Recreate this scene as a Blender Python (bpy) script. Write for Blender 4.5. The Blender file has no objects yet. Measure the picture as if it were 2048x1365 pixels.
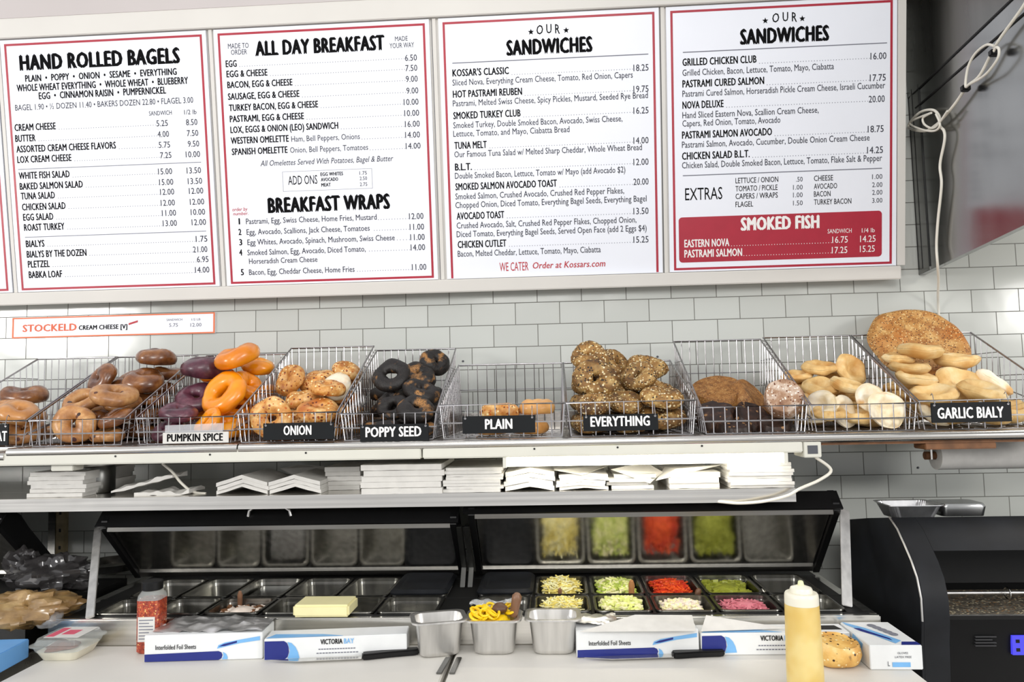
import bpy, bmesh, math, random
from mathutils import Vector, Matrix, noise
random.seed(7)
S = bpy.context.scene
COL = S.collection
PI = math.pi
V3 = Vector

# ------------------------------------------------------------------ camera
FPX, CW, CH = 1500.0, 2048.0, 1365.0
CAM = V3((0.0, -2.603, 1.5))
YAW, PITCH, ROLL = 0.0561046, 0.0742106, 0.0216392
_rz = Matrix.Rotation(YAW, 3, 'Z'); _rx = Matrix.Rotation(PITCH, 3, 'X'); _ry = Matrix.Rotation(ROLL, 3, 'Y')
RM = _rz @ _rx @ _ry                       # columns: right, forward, up
cd = bpy.data.cameras.new('camera'); cam = bpy.data.objects.new('camera', cd); COL.objects.link(cam)
cd.sensor_width = 36.0; cd.lens = 36.0 * FPX / CW; cd.clip_start = 0.02
r_, f_, u_ = RM.col[0], RM.col[1], RM.col[2]
cam.matrix_world = Matrix(((r_.x, u_.x, -f_.x, CAM.x), (r_.y, u_.y, -f_.y, CAM.y), (r_.z, u_.z, -f_.z, CAM.z), (0, 0, 0, 1)))
S.camera = cam

# ------------------------------------------------------------------ world, lamps, exposure
S.view_settings.view_transform = 'Standard'; S.view_settings.look = 'None'
S.view_settings.exposure = -0.18; S.view_settings.gamma = 1.0; S.view_settings.use_curve_mapping = False
w = bpy.data.worlds.new('room_light'); S.world = w; w.use_nodes = True
bg = w.node_tree.nodes['Background']; bg.inputs[0].default_value = (0.97, 0.975, 1.0, 1); bg.inputs[1].default_value = 0.82

def lamp(name, kind, loc, power, col=(1, 1, 1), target=None, **kw):
    d = bpy.data.lights.new(name, kind); d.energy = power; d.color = col
    for k, v in kw.items(): setattr(d, k, v)
    o = bpy.data.objects.new(name, d); COL.objects.link(o); o.location = loc
    if target is not None:
        o.rotation_euler = (V3(target) - V3(loc)).to_track_quat('-Z', 'Y').to_euler()
    return o
for i, x in enumerate((-1.9, 0.0, 1.9)):
    lamp('ceiling_panel_light', 'AREA', (x, -2.5, 3.15), 5, (1.0, 0.97, 0.93), (x * .8, -0.3, 1.5), shape='RECTANGLE', size=1.1, size_y=0.5)
for x, z, p in ((-5.0, 2.4, 125), (0.0, 2.9, 58), (5.0, 2.4, 130)):
    lamp('dining_lamp', 'AREA', (x, -4.5, z), p, (1.0, 0.98, 0.95), (x * .2, 0.0, 1.6), shape='RECTANGLE', size=1.4, size_y=0.7)  # unseen frontal fill, added to brighten the lower wall and menu sheets
for x in (-1.6, -0.55, 0.5, 1.6):
    lamp('ceiling_spot_lamp', 'SPOT', (x, -1.75, 3.1), 1.6, (1.0, 0.96, 0.9), (x, -0.2, 1.6), spot_size=1.9, spot_blend=0.6, shadow_soft_size=0.02)

lamp('hood_lamp', 'AREA', (1.95, -.55, 2.35), 4, (1.0, 0.93, 0.82), (1.8, -.4, 1.0), shape='RECTANGLE', size=.5, size_y=.2)

# ------------------------------------------------------------------ helpers
def ray(px, py):
    return RM @ V3(((px - CW / 2) / FPX, 1.0, (CH / 2 - py) / FPX))
def atY(px, py, y):
    d = ray(px, py); return CAM + d * ((y - CAM.y) / d.y)
def atZ(px, py, z):
    d = ray(px, py); return CAM + d * ((z - CAM.z) / d.z)
def atX(px, py, x):
    d = ray(px, py); return CAM + d * ((x - CAM.x) / d.x)
def lin(c):
    c = c / 255.0
    return c / 12.92 if c <= 0.04045 else ((c + 0.055) / 1.055) ** 2.4
def rgb(r, g, b): return (lin(r), lin(g), lin(b), 1.0)

class Nodes:
    def __init__(s, name):
        s.m = bpy.data.materials.new(name); s.m.use_nodes = True
        s.t = s.m.node_tree; s.b = s.t.nodes['Principled BSDF']
    def n(s, typ, **kw):
        x = s.t.nodes.new(typ)
        for k, v in kw.items():
            if k.startswith('i_'): x.inputs[k[2:].replace('_', ' ')].default_value = v
            else: setattr(x, k, v)
        return x
    def l(s, a, b): s.t.links.new(a, b)
    def set(s, **kw):
        for k, v in kw.items(): s.b.inputs[k.replace('_', ' ')].default_value = v
    def coords(s, scale=None):
        tc = s.n('ShaderNodeTexCoord'); return tc.outputs['Object']
    def ramp(s, fac, stops):
        r = s.n('ShaderNodeValToRGB'); e = r.color_ramp.elements
        while len(e) > 1: e.remove(e[0])
        e[0].position = stops[0][0]; e[0].color = stops[0][1]
        for p, c in stops[1:]:
            q = e.new(p); q.color = c
        s.l(fac, r.inputs[0]); return r.outputs[0]
    def bump(s, h, strength=.3, dist=.002, prev=None):
        b = s.n('ShaderNodeBump'); b.inputs['Strength'].default_value = strength; b.inputs['Distance'].default_value = dist
        s.l(h, b.inputs['Height'])
        if prev: s.l(prev, b.inputs['Normal'])
        s.l(b.outputs[0], s.b.inputs['Normal']); return b.outputs[0]
    def mix(s, fac, a, b, blend='MIX'):
        x = s.n('ShaderNodeMix', data_type='RGBA', blend_type=blend)
        for sock, val in ((x.inputs['Factor'], fac), (x.inputs[6], a), (x.inputs[7], b)):
            if hasattr(val, 'links'): s.l(val, sock)
            else: sock.default_value = val
        return x.outputs[2]

def plain(name, c, rough=.5, metal=0.0, spec=.5, noise_amt=0.0, nscale=20.0, **kw):
    N = Nodes(name); N.set(Roughness=rough, Metallic=metal); N.b.inputs['Specular IOR Level'].default_value = spec
    N.b.inputs['Base Color'].default_value = c
    if noise_amt:
        t = N.n('ShaderNodeTexNoise', i_Scale=nscale, i_Detail=4.0); N.l(N.coords(), t.inputs['Vector'])
        lo = tuple(x * (1 - noise_amt) for x in c[:3]) + (1,); hi = tuple(min(1, x * (1 + noise_amt)) for x in c[:3]) + (1,)
        N.l(N.ramp(t.outputs[0], [(.3, lo), (.7, hi)]), N.b.inputs['Base Color'])
    for k, v in kw.items(): N.b.inputs[k.replace('_', ' ')].default_value = v
    return N.m

def steel(name, c=(.62, .62, .61, 1), rough=.25, axis=0, amt=.08, stretch=120.0, wavy=.05):
    N = Nodes(name); N.set(Metallic=1.0, Roughness=rough)
    mp = N.n('ShaderNodeMapping'); sc = [stretch] * 3; sc[axis] = 1.5; mp.inputs['Scale'].default_value = sc
    N.l(N.coords(), mp.inputs[0])
    t = N.n('ShaderNodeTexNoise', i_Scale=1.0, i_Detail=3.0); N.l(mp.outputs[0], t.inputs['Vector'])
    lo = tuple(x * .86 for x in c[:3]) + (1,); hi = tuple(min(1, x * 1.1) for x in c[:3]) + (1,)
    N.l(N.ramp(t.outputs[0], [(.3, lo), (.7, hi)]), N.b.inputs['Base Color'])
    rr = N.n('ShaderNodeMapRange'); rr.inputs['To Min'].default_value = max(.02, rough - amt); rr.inputs['To Max'].default_value = rough + amt
    N.l(t.outputs[0], rr.inputs[0]); N.l(rr.outputs[0], N.b.inputs['Roughness'])
    t2 = N.n('ShaderNodeTexNoise', i_Scale=5.0, i_Detail=2.0); N.l(N.coords(), t2.inputs['Vector'])
    n1 = N.bump(t2.outputs[0], wavy, .02)
    N.bump(t.outputs[0], .03, .0005, n1)
    return N.m

def crust(name, stops, scale=30.0, rough=.4, bump=.35, seeds=None, seed_scale=220.0, seed_cut=.35, coat=0.0, patch=None, vary=.12):
    """baked crust: noise colour ramp, optional seed flecks (list of colours) and large patches"""
    N = Nodes(name); N.set(Roughness=rough); N.b.inputs['Coat Weight'].default_value = coat; N.b.inputs['Coat Roughness'].default_value = .25
    co = N.coords(); oi = N.n('ShaderNodeObjectInfo')
    va = N.n('ShaderNodeVectorMath', operation='ADD'); N.l(co, va.inputs[0])
    sc = N.n('ShaderNodeMath', operation='MULTIPLY'); N.l(oi.outputs['Random'], sc.inputs[0]); sc.inputs[1].default_value = 37.0
    N.l(sc.outputs[0], va.inputs[1]); vec = va.outputs[0]
    t = N.n('ShaderNodeTexNoise', i_Scale=scale, i_Detail=6.0, i_Roughness=.6); N.l(vec, t.inputs['Vector'])
    c = N.ramp(t.outputs[0], stops); h = t.outputs[0]
    if patch:
        t2 = N.n('ShaderNodeTexNoise', i_Scale=patch[0], i_Detail=3.0); N.l(vec, t2.inputs['Vector'])
        f = N.ramp(t2.outputs[0], [(patch[1], (0, 0, 0, 1)), (patch[2], (1, 1, 1, 1))])
        c = N.mix(f, c, patch[3])
    nrm = N.bump(h, bump, .004)
    if seeds:
        vo = N.n('ShaderNodeTexVoronoi', i_Scale=seed_scale, feature='F1'); vo.inputs['Randomness'].default_value = 1.0; N.l(vec, vo.inputs['Vector'])
        sep = N.n('ShaderNodeSeparateColor'); N.l(vo.outputs['Color'], sep.inputs[0])
        st = [(i / len(seeds), s) for i, s in enumerate(seeds)]
        r = N.n('ShaderNodeValToRGB'); r.color_ramp.interpolation = 'CONSTANT'; e = r.color_ramp.elements
        while len(e) > 1: e.remove(e[0])
        e[0].position = 0; e[0].color = st[0][1]
        for p, q in st[1:]:
            x = e.new(p); x.color = q
        N.l(sep.outputs[0], r.inputs[0])
        m = N.n('ShaderNodeMath', operation='LESS_THAN'); N.l(sep.outputs[1], m.inputs[0]); m.inputs[1].default_value = seed_cut
        d = N.n('ShaderNodeMath', operation='LESS_THAN'); N.l(vo.outputs['Distance'], d.inputs[0]); d.inputs[1].default_value = .42
        mm = N.n('ShaderNodeMath', operation='MULTIPLY'); N.l(m.outputs[0], mm.inputs[0]); N.l(d.outputs[0], mm.inputs[1])
        c = N.mix(mm.outputs[0], c, r.outputs[0]); N.bump(mm.outputs[0], .5, .0012, nrm)
    hv = N.n('ShaderNodeHueSaturation'); mr = N.n('ShaderNodeMapRange'); mr.inputs['To Min'].default_value = 1 - vary; mr.inputs['To Max'].default_value = 1 + vary
    N.l(oi.outputs['Random'], mr.inputs[0]); N.l(mr.outputs[0], hv.inputs['Value']); N.l(c, hv.inputs['Color'])
    N.l(hv.outputs[0], N.b.inputs['Base Color'])
    return N.m

def wmat(o):
    m = o.matrix_basis.copy()
    while o.parent: o = o.parent; m = o.matrix_basis @ m
    return m

class MB:
    """mesh builder in world coordinates; build() makes ONE object, expressed in its parent's frame"""
    def __init__(s): s.v = []; s.f = []; s.cut = []
    def merge(s, other):
        """take in another builder's faces under the next material"""
        s.cut.append(len(s.f)); return s.add(other.v, other.f)
    def add(s, vs, fs):
        o = len(s.v); s.v += [V3(p) for p in vs]; s.f += [tuple(i + o for i in f) for f in fs]; return s
    def box(s, x0, x1, y0, y1, z0, z1):
        return s.add([(x0, y0, z0), (x1, y0, z0), (x1, y1, z0), (x0, y1, z0), (x0, y0, z1), (x1, y0, z1), (x1, y1, z1), (x0, y1, z1)],
                     [(0, 3, 2, 1), (4, 5, 6, 7), (0, 1, 5, 4), (1, 2, 6, 5), (2, 3, 7, 6), (3, 0, 4, 7)])
    def fbox(s, O, U, V, W, u0, u1, v0, v1, w0, w1):
        """box in a frame"""
        q = [(u, v, k) for k in (w0, w1) for u, v in ((u0, v0), (u1, v0), (u1, v1), (u0, v1))]
        return s.add([O + U * a + V * b + W * c for a, b, c in q],
                     [(0, 3, 2, 1), (4, 5, 6, 7), (0, 1, 5, 4), (1, 2, 6, 5), (2, 3, 7, 6), (3, 0, 4, 7)])
    def tube(s, pts, r, n=8, closed=False, caps=True):
        pts = [V3(p) for p in pts]; k = len(pts); rings = []
        prev = None
        for i, p in enumerate(pts):
            if closed: t = pts[(i + 1) % k] - pts[i - 1]
            else: t = pts[min(i + 1, k - 1)] - pts[max(i - 1, 0)]
            t.normalize()
            if prev is None:
                a = V3((0, 0, 1)) if abs(t.z) < .9 else V3((1, 0, 0))
                nx = t.cross(a).normalized()
            else:
                nx = (prev - t * prev.dot(t)).normalized()
            prev = nx; ny = t.cross(nx)
            rr = r[i] if isinstance(r, (list, tuple)) else r
            rings.append([p + nx * (rr * math.cos(2 * PI * j / n)) + ny * (rr * math.sin(2 * PI * j / n)) for j in range(n)])
        vs = [p for q in rings for p in q]; fs = []
        for i in range(k if closed else k - 1):
            a, b = i * n, ((i + 1) % k) * n
            for j in range(n): fs.append((a + j, a + (j + 1) % n, b + (j + 1) % n, b + j))
        if not closed and caps: fs += [tuple(range(n))[::-1], tuple((k - 1) * n + j for j in range(n))]
        return s.add(vs, fs)
    def lathe(s, prof, c, n=24, ax=None):
        c = V3(c); vs = []; fs = []
        for r, z in prof:
            for j in range(n):
                a = 2 * PI * j / n; vs.append(c + V3((r * math.cos(a), r * math.sin(a), z)))
        for i in range(len(prof) - 1):
            for j in range(n): fs.append((i * n + j, i * n + (j + 1) % n, (i + 1) * n + (j + 1) % n, (i + 1) * n + j))
        fs.append(tuple(range(n))[::-1]); fs.append(tuple((len(prof) - 1) * n + j for j in range(n)))
        return s.add(vs, fs)
    def prism(s, poly, x0, x1):
        """(y, z) outline extruded along x"""
        n = len(poly)
        return s.add([(x0, y, z) for y, z in poly] + [(x1, y, z) for y, z in poly],
                     [tuple(range(n)), tuple(range(n, 2 * n))[::-1]] + [(i, i + n, (i + 1) % n + n, (i + 1) % n) for i in range(n)])
    def poly(s, pts, nrm, th):
        """flat outline with a thickness along nrm"""
        n = len(pts); a = [V3(p) for p in pts]; b = [p + V3(nrm) * th for p in a]
        return s.add(a + b, [tuple(range(n)), tuple(range(n, 2 * n))[::-1]] + [(i, i + n, (i + 1) % n + n, (i + 1) % n) for i in range(n)])
    def loft(s, loops, cap0=True, cap1=True):
        n = len(loops[0]); vs = [p for L in loops for p in L]; fs = []
        for i in range(len(loops) - 1):
            for j in range(n): fs.append((i * n + j, i * n + (j + 1) % n, (i + 1) * n + (j + 1) % n, (i + 1) * n + j))
        if cap0: fs.append(tuple(range(n))[::-1])
        if cap1: fs.append(tuple((len(loops) - 1) * n + j for j in range(n)))
        return s.add(vs, fs)
    def blob(s, c, rx, ry, rz, amp=.15, freq=12., seed=0, nu=28, nv=18, flat=None):
        c = V3(c); vs = []; fs = []
        for i in range(nv + 1):
            th = PI * i / nv
            for j in range(nu):
                ph = 2 * PI * j / nu
                d = V3((math.sin(th) * math.cos(ph), math.sin(th) * math.sin(ph), math.cos(th)))
                p = V3((d.x * rx, d.y * ry, d.z * rz))
                k = 1 + amp * noise.noise(p * freq + V3((seed * 7.3, seed * 3.1, 0))) + amp * .5 * noise.noise(p * freq * 2.7 + V3((0, seed, 5)))
                p *= k
                if flat is not None and p.z < flat: p.z = flat
                vs.append(c + p)
        for i in range(nv):
            for j in range(nu): fs.append((i * nu + j, (i + 1) * nu + j, (i + 1) * nu + (j + 1) % nu, i * nu + (j + 1) % nu))
        return s.add(vs, fs)
    def build(s, name, mat, parent=None, smooth=40, bev=0.0, seg=2, fix=True):
        me = bpy.data.meshes.new(name)
        inv = wmat(parent).inverted() if parent else Matrix.Identity(4)
        me.from_pydata([tuple(inv @ p) for p in s.v], [], s.f)
        if fix or bev:
            bm = bmesh.new(); bm.from_mesh(me)
            bmesh.ops.remove_doubles(bm, verts=bm.verts, dist=1e-6)
            bmesh.ops.recalc_face_normals(bm, faces=bm.faces)
            if bev:
                ed = [e for e in bm.edges if len(e.link_faces) == 2 and e.calc_face_angle(0) > .5]
                bmesh.ops.bevel(bm, geom=ed, offset=bev, segments=seg, affect='EDGES', clamp_overlap=True)
            bm.to_mesh(me); bm.free()
        if smooth:
            me.polygons.foreach_set('use_smooth', [True] * len(me.polygons)); me.set_sharp_from_angle(angle=math.radians(smooth))
        for q in (mat if isinstance(mat, list) else [mat]): me.materials.append(q)
        if s.cut:
            for k, p in enumerate(me.polygons): p.material_index = sum(k >= c for c in s.cut)
        o = bpy.data.objects.new(name, me); COL.objects.link(o)
        if parent: o.parent = parent
        return o

def tag(o, label=None, cat=None, group=None, kind=None):
    if label: o['label'] = label
    if cat: o['category'] = cat
    if group: o['group'] = group
    if kind: o['kind'] = kind
    return o
def thing(name, label, cat, loc, group=None):
    o = bpy.data.objects.new(name, None); COL.objects.link(o); o.location = loc; o.empty_display_size = .02
    return tag(o, label, cat, group)
def struct(mb, name, m, **kw): return tag(mb.build(name, m, **kw), kind='structure')

# ---------------------------------------------------------------- lettering
_tc = {}
def glyphs(s, bold=0.0, shear=0.0):
    k = (s, bold, shear)
    if k in _tc: return _tc[k]
    cu = bpy.data.curves.new('t', 'FONT'); cu.body = s; cu.size = 1.0; cu.offset = 0.0; cu.shear = shear; cu.resolution_u = 2; cu.space_character = 1.0 + bold * 7; cu.fill_mode = 'FRONT'
    o = bpy.data.objects.new('t', cu); COL.objects.link(o)
    me = bpy.data.meshes.new_from_object(o)
    vs = [v.co.copy() for v in me.vertices]; fs = [tuple(p.vertices) for p in me.polygons]
    bpy.data.objects.remove(o); bpy.data.curves.remove(cu); bpy.data.meshes.remove(me)
    _tc[k] = (vs, fs); return _tc[k]
CAP = max(v.y for v in glyphs('H')[0])
def lettering(mb, s, O, U, V, N, width, cap, bold=0.0, shear=0.0, lift=.0006, arc=0.0):
    """text from its baseline start O, fitted to a width and a capital height, lying on the surface (U, V), raised along N"""
    vs, fs = glyphs(s, bold * .25, shear)
    if not vs: return
    x0 = min(v.x for v in vs); x1 = max(v.x for v in vs); g = bold * 1.3
    kx = width / max(1e-6, x1 - x0 + 2 * g); ky = cap / (CAP + g * .6)
    for i, (dx, dy) in enumerate(((0, 0), (2 * g, 0), (g, g * .6)) if bold else ((0, 0),)):
        out = []
        for v in vs:
            q = (v.x - x0) / (x1 - x0)
            out.append(O + U * ((v.x - x0 + dx) * kx) + V * ((v.y + dy) * ky + arc * (1 - (2 * q - 1) ** 2)) + N * (lift + i * .00004))
        mb.add(out, fs)
class Plane:
    def __init__(s, O, U, V):
        s.O, s.U, s.V = V3(O), V3(U).normalized(), V3(V).normalized(); s.N = s.U.cross(s.V).normalized()
    def hit(s, px, py):
        d = ray(px, py); return CAM + d * ((s.O - CAM).dot(s.N) / d.dot(s.N))
    def uv(s, px, py):
        p = s.hit(px, py) - s.O; return p.dot(s.U), p.dot(s.V)
    def at(s, u, v, n=0.0): return s.O + s.U * u + s.V * v + s.N * n
    def scale(s, px, py): return (s.hit(px, py) - CAM).dot(RM.col[1]) / FPX
    def text(s, mb, t, x0, y0, x1, cap, **kw):
        a = s.hit(x0, y0); b = s.hit(x1, y0 - .03 * (x1 - x0))
        lettering(mb, t, a, s.U, s.V, s.N, (b - a).dot(s.U), cap * s.scale(x0, y0), **kw)
# ---------------------------------------------------------------- materials
M = {}
def tile_mat():
    N = Nodes('white_subway_tile'); N.set(Roughness=.16); N.b.inputs['Specular IOR Level'].default_value = .5
    sx = N.n('ShaderNodeSeparateXYZ'); N.l(N.coords(), sx.inputs[0])
    ax = N.n('ShaderNodeMath', operation='ADD'); N.l(sx.outputs[0], ax.inputs[0]); ax.inputs[1].default_value = 1.13582 - .0772 + .1544 * 40
    az = N.n('ShaderNodeMath', operation='ADD'); N.l(sx.outputs[2], az.inputs[0]); az.inputs[1].default_value = -1.82716
    cb = N.n('ShaderNodeCombineXYZ'); N.l(ax.outputs[0], cb.inputs[0]); N.l(az.outputs[0], cb.inputs[1])
    b = N.n('ShaderNodeTexBrick'); N.l(cb.outputs[0], b.inputs['Vector'])
    b.offset = .5; b.offset_frequency = 2; b.squash = 1
    for k, v in (('Scale', 1.0), ('Mortar Size', .0015), ('Mortar Smooth', .25), ('Bias', 0), ('Brick Width', .1544), ('Row Height', .0768)): b.inputs[k].default_value = v
    b.inputs['Color1'].default_value = rgb(188, 191, 186); b.inputs['Color2'].default_value = rgb(199, 202, 197); b.inputs['Mortar'].default_value = rgb(112, 112, 106)
    N.l(b.outputs['Color'], N.b.inputs['Base Color'])
    r = N.n('ShaderNodeMapRange'); r.inputs['To Min'].default_value = .13; r.inputs['To Max'].default_value = .8; N.l(b.outputs['Fac'], r.inputs[0]); N.l(r.outputs[0], N.b.inputs['Roughness'])
    t = N.n('ShaderNodeTexNoise', i_Scale=9.0, i_Detail=1.0); N.l(cb.outputs[0], t.inputs['Vector'])
    n1 = N.bump(t.outputs[0], .10, .01)
    inv = N.n('ShaderNodeMath', operation='SUBTRACT'); inv.inputs[0].default_value = 1.0; N.l(b.outputs['Fac'], inv.inputs[1])
    N.bump(inv.outputs[0], .6, .0012, n1)
    return N.m
M['tile'] = tile_mat()
M['white_paint'] = plain('white_painted_wood', rgb(212, 209, 203), .45, noise_amt=.02, nscale=6)
M['soffit'] = plain('painted_plaster', rgb(192, 185, 183), .7, noise_amt=.02, nscale=3)
M['floor'] = plain('grey_floor_tile', rgb(140, 134, 126), .5, noise_amt=.1)
M['panel'] = plain('printed_menu_sheet', rgb(235, 238, 246), .38, noise_amt=.01, nscale=8)
M['red_print'] = plain('red_print', rgb(168, 26, 50), .4, noise_amt=.05)
M['ink'] = plain('black_print', rgb(12, 12, 14), .8, spec=.1)
M['grey_ink'] = plain('grey_print', rgb(58, 60, 70), .8, spec=.1)
M['light_ink'] = plain('pale_grey_print', rgb(124, 126, 136), .8, spec=.1)
M['white_ink'] = plain('white_print', rgb(240, 238, 236), .5)
M['red_ink'] = plain('red_lettering', rgb(184, 38, 52), .5)
M['orange_ink'] = plain('orange_lettering', rgb(222, 96, 52), .5)
M['seam'] = plain('dark_seam', rgb(78, 80, 86), .6)
M['steel'] = steel('brushed_steel', (.72, .70, .66, 1), .24, 0, wavy=.22)
M['steel_mirror'] = steel('polished_lid_steel', (.78, .76, .71, 1), .17, 2, .04, 60)
M['steel_pan'] = steel('stamped_pan_steel', (.66, .65, .62, 1), .2, 2, .06, 40)
M['steel_dim'] = steel('dim_lip_steel', (.30, .295, .28, 1), .3, 0)
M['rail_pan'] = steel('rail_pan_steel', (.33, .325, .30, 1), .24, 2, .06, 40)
M['steel_soft'] = steel('matte_pan_steel', (.72, .71, .69, 1), .38, 2, .08, 60)
M['hood'] = steel('smudged_hood_steel', (.34, .345, .34, 1), .22, 2, .1, 9)
M['hood_dark'] = steel('dark_hood_steel', (.2, .2, .19, 1), .3, 2, .08, 14)
M['wire'] = plain('chrome_wire', (.42, .41, .42, 1), .3, 1.0, noise_amt=.15, nscale=60)
M['black_plastic'] = plain('black_plastic', rgb(11, 11, 12), .42, spec=.3, noise_amt=.15)
M['black_gasket'] = plain('black_gasket', rgb(10, 10, 10), .5, noise_amt=.1)
M['black_enamel'] = plain('black_enamel', rgb(20, 22, 26), .5, spec=.3, noise_amt=.5, nscale=9)
M['sign_black'] = plain('black_sign_board', rgb(11, 15, 18), .55, spec=.25, noise_amt=.08)
M['fixture'] = plain('cream_enamel_fixture', rgb(212, 211, 200), .4, noise_amt=.03, nscale=9)
M['cable'] = plain('white_cable', rgb(226, 222, 210), .45, noise_amt=.05)
M['paper'] = plain('white_deli_paper', rgb(210, 208, 203), .8, noise_amt=.05, nscale=40)
M['carton'] = plain('white_carton', rgb(226, 228, 228), .55, noise_amt=.03, nscale=25)
M['navy'] = plain('navy_print', rgb(28, 40, 122), .45, noise_amt=.05)
M['sky'] = plain('light_blue_print', rgb(118, 176, 226), .45, noise_amt=.05)
M['board'] = plain('white_cutting_board', rgb(214, 211, 204), .5, noise_amt=.02, nscale=5)
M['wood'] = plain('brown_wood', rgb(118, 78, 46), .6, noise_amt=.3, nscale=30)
tube = Nodes('lit_fluorescent_tube'); tube.b.inputs['Emission Color'].default_value = (1.0, .93, .78, 1); tube.b.inputs['Emission Strength'].default_value = 12.0; tube.b.inputs['Base Color'].default_value = (1, 1, 1, 1)
M['tube'] = tube.m
scr = Nodes('lit_display'); scr.b.inputs['Base Color'].default_value = (.02, .02, .05, 1); scr.b.inputs['Emission Color'].default_value = rgb(70, 66, 240); scr.b.inputs['Emission Strength'].default_value = 1.1
M['screen'] = scr.m
def clear(name, c, alpha=.3, rough=.08):
    N = Nodes(name); N.set(Roughness=rough, Alpha=alpha); N.b.inputs['Base Color'].default_value = c; N.b.inputs['Coat Weight'].default_value = .6; N.b.inputs['Coat Roughness'].default_value = .06
    return N.m
M['clear'] = clear('clear_plastic', rgb(225, 232, 230), .25)
M['film'] = clear('cling_film', rgb(225, 228, 230), .32, .12)
M['smoke_film'] = clear('dark_plastic_bag', rgb(56, 54, 54), .82, .18)

# ---------------------------------------------------------------- room
WX0, WX1 = -3.4, 3.0
struct(MB().box(WX0, WX1, 0.0, .12, 0, 3.3), 'wall_back', M['tile'])
struct(MB().box(WX0, WX1, -4.2, .12, -.1, 0), 'floor', M['floor'])
struct(MB().box(WX0, 1.245, -.205, -.001, 2.842, 3.3), 'wall_soffit', M['soffit'])

# ---------------------------------------------------------------- menu board
mO = V3((0, -.06, 1.915)); mV = V3((0, -.12, .848)); P = Plane(mO, (1, 0, 0), mV)
VT = .8564
fr = thing('menu_board_frame', 'long white wooden frame holding the row of menu sheets high on the tiled wall', 'frame', (0, -.04, 1.87))
def pbox(mb, u0, u1, v0, v1, n0, n1): return mb.fbox(P.O, P.U, P.V, P.N, u0, u1, v0, v1, n0, n1)
pbox(MB(), -2.75, 1.149, -.045, .94, -.022, -.0085).build('backing', M['white_paint'], fr)
pbox(MB(), -2.75, 1.172, VT + .016, .945, -.0085, .012).build('top_rail', M['white_paint'], fr, bev=.002)
pbox(MB(), -2.75, 1.152, -.052, -.008, -.06, .022).build('bottom_ledge', M['white_paint'], fr, bev=.003)
pbox(MB(), 1.147, 1.172, -.006, VT + .015, -.03, .004).build('end_stile', M['white_paint'], fr, bev=.001)
for u in (-1.9095, -1.151, -.3775, .386):
    pbox(MB(), u - .006, u + .006, -.007, VT + .015, -.008, -.002).build('mullion', M['white_paint'], fr)
    pbox(MB(), u - .008, u - .0065, -.007, VT + .015, -.0082, -.0035).build('seam_strip', M['seam'], fr)

def menu_panel(name_label, u0, u1, lines, bottom=True):
    g = thing('menu_sheet', name_label, 'menu', P.at((u0 + u1) / 2, 0), 'menu sheets on the board')
    sh = pbox(MB(), u0 - .014, u1 + .014, -.006, VT + .013, -.0075, 0); sm = [M['panel']]
    b = MB(); t = .0075
    for a in ((u0, u1, VT - t, VT), (u0, u0 + t, -.004 if not bottom else 0, VT - t), (u1 - t, u1, -.004 if not bottom else 0, VT - t)) + (((u0 + t, u1 - t, 0, t),) if bottom else ()):
        pbox(b, *a, 0, .0006)
    b.build('red_border', M['red_print'], g)
    out = {}
    for st, fn in lines:
        mb = out.setdefault(st, MB()); fn(mb)
    names = dict(head=('heading_lettering', 'ink'), item=('item_lettering', 'ink'), price=('price_lettering', 'grey_ink'), desc=('description_lettering', 'grey_ink'), dots=('dotted_leader', 'light_ink'),
                 rule=('divider_rule', 'light_ink'), red=('red_lettering', 'red_ink'), block=('red_block', 'red_print'), white=('white_lettering', 'white_ink'), pale=('note_lettering', 'light_ink'))
    for st, mb in out.items():
        if mb.v and st not in ('block', 'white'): sh.merge(mb); sm.append(M[names[st][1]])
    sh.build('printed_sheet', sm, g, smooth=0, fix=False)
    if 'block' in out: tag(out['block'].merge(out['white']).build('red_block', [M['red_print'], M['white_ink']], g, smooth=0, fix=False), 'solid red rounded block with white lettering')
    return g
BOLD, SEMI = .05, .028
def mk(ox, oy, sc):
    """line makers for one sheet; x, y read in an enlarged crop of the sheet"""
    X = lambda x: ox + x / sc
    Yy = lambda y: oy + y / sc
    def t(st, s, x0, y0, x1, cap, bold=SEMI, shear=0.0, lift=.0006, arc=0.0):
        return (st, lambda mb: P.text(mb, s, X(x0), Yy(y0), X(x1), cap / sc, bold=bold, shear=shear, lift=lift, arc=arc))
    def dots(x0, y0, x1, st='dots', lift=.0006):
        def f(mb):
            a = P.uv(X(x0), Yy(y0)); b = P.uv(X(x1), Yy(y0 - .03 * (x1 - x0))); n = max(2, int((b[0] - a[0]) / .0085)); r = .0011
            for i in range(n):
                u = a[0] + (b[0] - a[0]) * i / (n - 1); pbox(mb, u - r, u + r, a[1], a[1] + 2 * r, 0, lift)
        return (st, f)
    def rule(x0, y0, x1, th=.0022):
        def f(mb):
            a = P.uv(X(x0), Yy(y0)); b = P.uv(X(x1), Yy(y0 - .03 * (x1 - x0))); pbox(mb, a[0], b[0], a[1] - th / 2, a[1] + th / 2, 0, .0006)
        return ('rule', f)
    return t, dots, rule

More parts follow.
